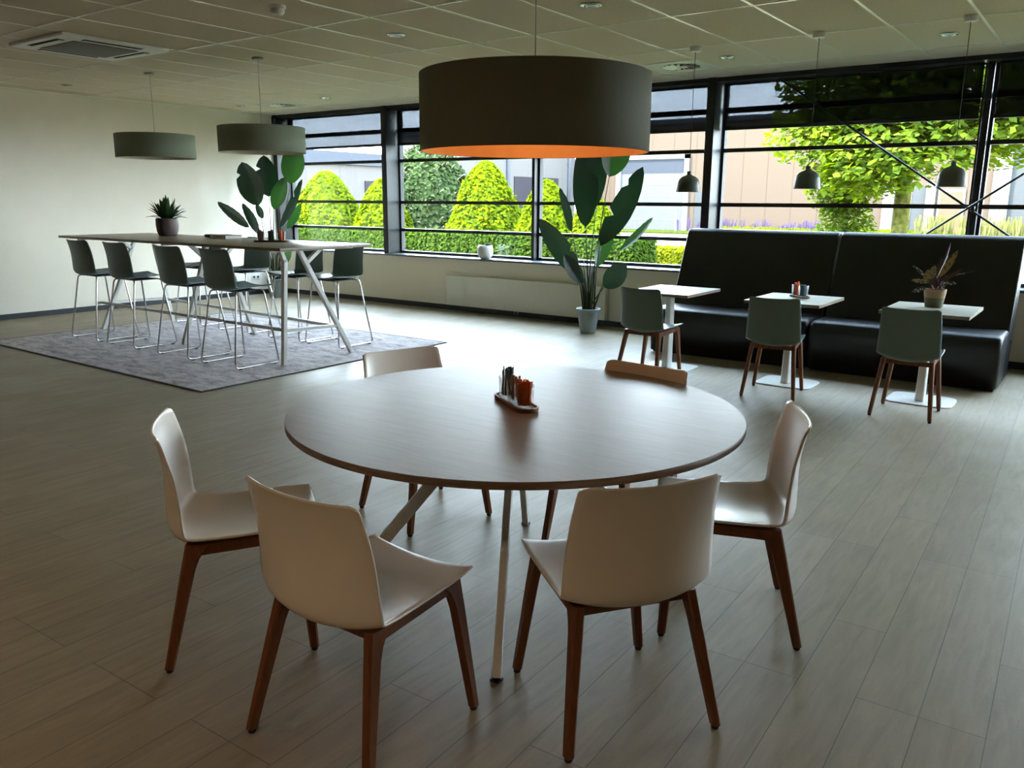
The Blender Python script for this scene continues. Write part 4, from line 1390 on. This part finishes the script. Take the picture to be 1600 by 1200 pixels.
tree('maple_tree', 'big leafy maple tree outside the right windows with a mossy trunk', -3.45, 17.5, 2.2, .155, [
    (0, 0, 4.3, 2.7, 2.4, 1.5), (-1.4, -.3, 2.85, 1.25, 1.0, .62), (-.2, -.8, 2.55, 1.6, 1.1, .75), (1.5, 0, 3.1, 1.7, 1.3, .9), (-.9, 0, 3.3, 1.7, 1.5, .8),
    (3.2, .2, 3.6, 1.7, 1.5, 1.0), (-.6, -.6, 2.1, 1.0, .8, .45), (.6, -.3, 5.6, 2.6, 2.2, 1.3), (3.4, 0, 5.4, 1.9, 1.8, 1.5)], 52000, .085, 'leaf_maple', 'bark', 31)
tree('small_tree', 'slender bushy young tree outside, left of the mossy maple trunk', -4.75, 18.6, 1.6, .055, [
    (0, 0, 1.05, .62, .6, .75), (.2, -.2, .55, .55, .5, .45), (-.1, 0, 1.9, .8, .7, .6)], 5200, .06, 'leaf_shoot', 'bark_grey', 32)
tree('far_tree', 'distant tree top rising over the low grey building', -41.5, 30.0, 2.6, .12, [
    (0, 0, 3.6, .7, .7, .9), (0, 0, 4.6, .35, .35, .6), (1.8, 3.0, 3.5, .9, .9, .7)], 2600, .14, 'leaf_shoot', 'bark_grey', 33)
tree('far_tree', 'tree crown beyond the building seen above the flowering shrub', -33.5, 42.0, 3.6, .14, [
    (0, 0, 5.0, 1.4, 1.4, 1.2), (1.2, 0, 4.2, 1.0, 1.0, .9)], 3200, .17, 'leaf_shoot', 'bark_grey', 34)

# border grasses and lavender along the far facade
rnd = random.Random(41)


def tufts(name, label, x0, x1, y0, y1, n, h, m, cat):
    mb = MB()
    for k in range(n):
        x, y = rnd.uniform(x0, x1), rnd.uniform(y0, y1); hh = h * rnd.uniform(.5, 1.1)
        for q in range(5):
            a = rnd.uniform(0, 2 * pi); dx, dy = .12 * cos(a), .12 * sin(a); s = .02
            kk = len(mb.v)
            mb.v += [(x - s, y, 0), (x + s, y, 0), (x + dx + s, y + dy, hh), (x + dx - s, y + dy, hh)]
            mb.f.append((kk, kk + 1, kk + 2, kk + 3)); mb.sm.append(False)
    o = mb.build(name, m, recalc=False); return tag(o, label, cat, kind='stuff')


tufts('border_grass', 'yellow-green grasses along the foot of the beige building', -17.5, 4, 41, 43.4, 1500, .34, 'leaf_yellow', 'grass')
tufts('lavender', 'purple lavender stems against the beige building', -20.0, -12.0, 42, 43.4, 70, .7, 'leaf_lavender', 'flowers')
tufts('ornamental_grass', 'dry golden ornamental grasses by the far tan door', -7.5, -1.5, 40.8, 42.5, 120, 1.0, 'leaf_dry', 'grass')

# beige warehouse
t = thing('warehouse_building', 'beige panelled warehouse across the yard behind the right windows', 'building', (-10, 44, -.06))
MB().box(-17.1, 22, 0, 14, 0, 5.9).build('wall', 'facade_beige', t)
MB().box(-17.2, 22.1, -.15, 14, 5.9, 6.15).build('roof_edge', 'facade_fascia', t)
gd = MB().box(-14.1, -10.1, -.03, .05, .0, 4.02).build('garage_door', 'garage_grey', t)
MB().box(-14.05, -10.15, -.045, -.03, 3.25, 3.97).build('glazed_strip', 'garage_dark', gd)
b = MB()
for z in (.65, 1.3, 1.95, 2.6, 3.24): b.box(-13.6, -10.15, -.04, -.03, z, z + .035)
b.build('panel_joints', 'outdoor_trim', gd)
MB().box(-14.4, -14.1, -.12, .05, 0, 4.3).box(-10.1, -9.8, -.12, .05, 0, 4.3).box(-14.4, -9.8, -.12, .05, 4.02, 4.3).build('garage_surround', 'outdoor_trim', t)
MB().box(-9.4, -8.75, -.05, .05, 0, 2.2).build('side_window', 'window_outer', t)
MB().box(-10.0, -9.9, -1.2, -1.1, 0, 1.2).build('bollard', 'outdoor_trim', t)
for x0, x1 in ((.45, .95), (2.35, 2.75), (5.05, 5.75)):
    MB().box(x0, x1, -.2, .05, 0, 4.6 if x1 > 5 else 2.55).build('pilaster', 'outdoor_trim', t)
wn = MB().box(.95, 2.35, -.04, .05, 0, 2.45).build('window', 'window_outer', t)
MB().box(1.6, 1.72, -.07, -.04, 0, 2.45).build('mullion', 'outdoor_trim', wn)
wn = MB().box(5.75, 8.5, -.04, .05, 0, 4.5).build('window', 'window_outer', t)
dr = MB().box(2.95, 3.9, -.06, .05, 0, 2.2).build('door', 'door_tan', t)
MB().box(3.0, 3.1, -.12, -.06, .95, 1.05).build('door_handle', 'chrome', dr)
MB().box(2.85, 4.0, -.05, .05, 0, 2.32).build('door_frame', 'outdoor_trim', t)

# pale building on the left
t = thing('office_building', 'low pale building with grey fascia across the yard on the left', 'building', (-27, 22, -.06))
MB().box(-12, 0, -14, 9.2, 0, 3.1).build('wall', 'facade_pale', t)
MB().box(-12.2, .12, -14.1, 9.2, 3.1, 3.62).build('roof_fascia', 'facade_fascia', t)
MB().box(-.05, .05, 4.1, 5.0, .9, 2.45).build('window', 'facade_dark', t)
t = thing('pale_annex_building', 'taller pale white building behind the cone shrubs, with downpipes', 'building', (-27, 31.3, -.06))
MB().box(-3, .02, 0, 12.2, 0, 4.75).build('wall', 'facade_pale', t)
MB().box(-3.1, .10, -.05, 12.2, 4.75, 5.0).build('roof_edge', 'facade_fascia', t)
MB().box(.02, .06, 1.0, 2.6, .1, 2.4).build('grey_door', 'garage_dark', t)
MB().box(.02, .06, 5.9, 10.3, .1, 2.95).build('roller_door', 'facade_dark', t)
for y in (5.3, 11.4): MB().tube([(.09, y, 0), (.09, y, 4.75)], .10, 10).build('downpipe', 'facade_fascia', t)
MB().box(.02, .05, .0, 5.0, 2.5, 2.56).build('ledge', 'facade_fascia', t)
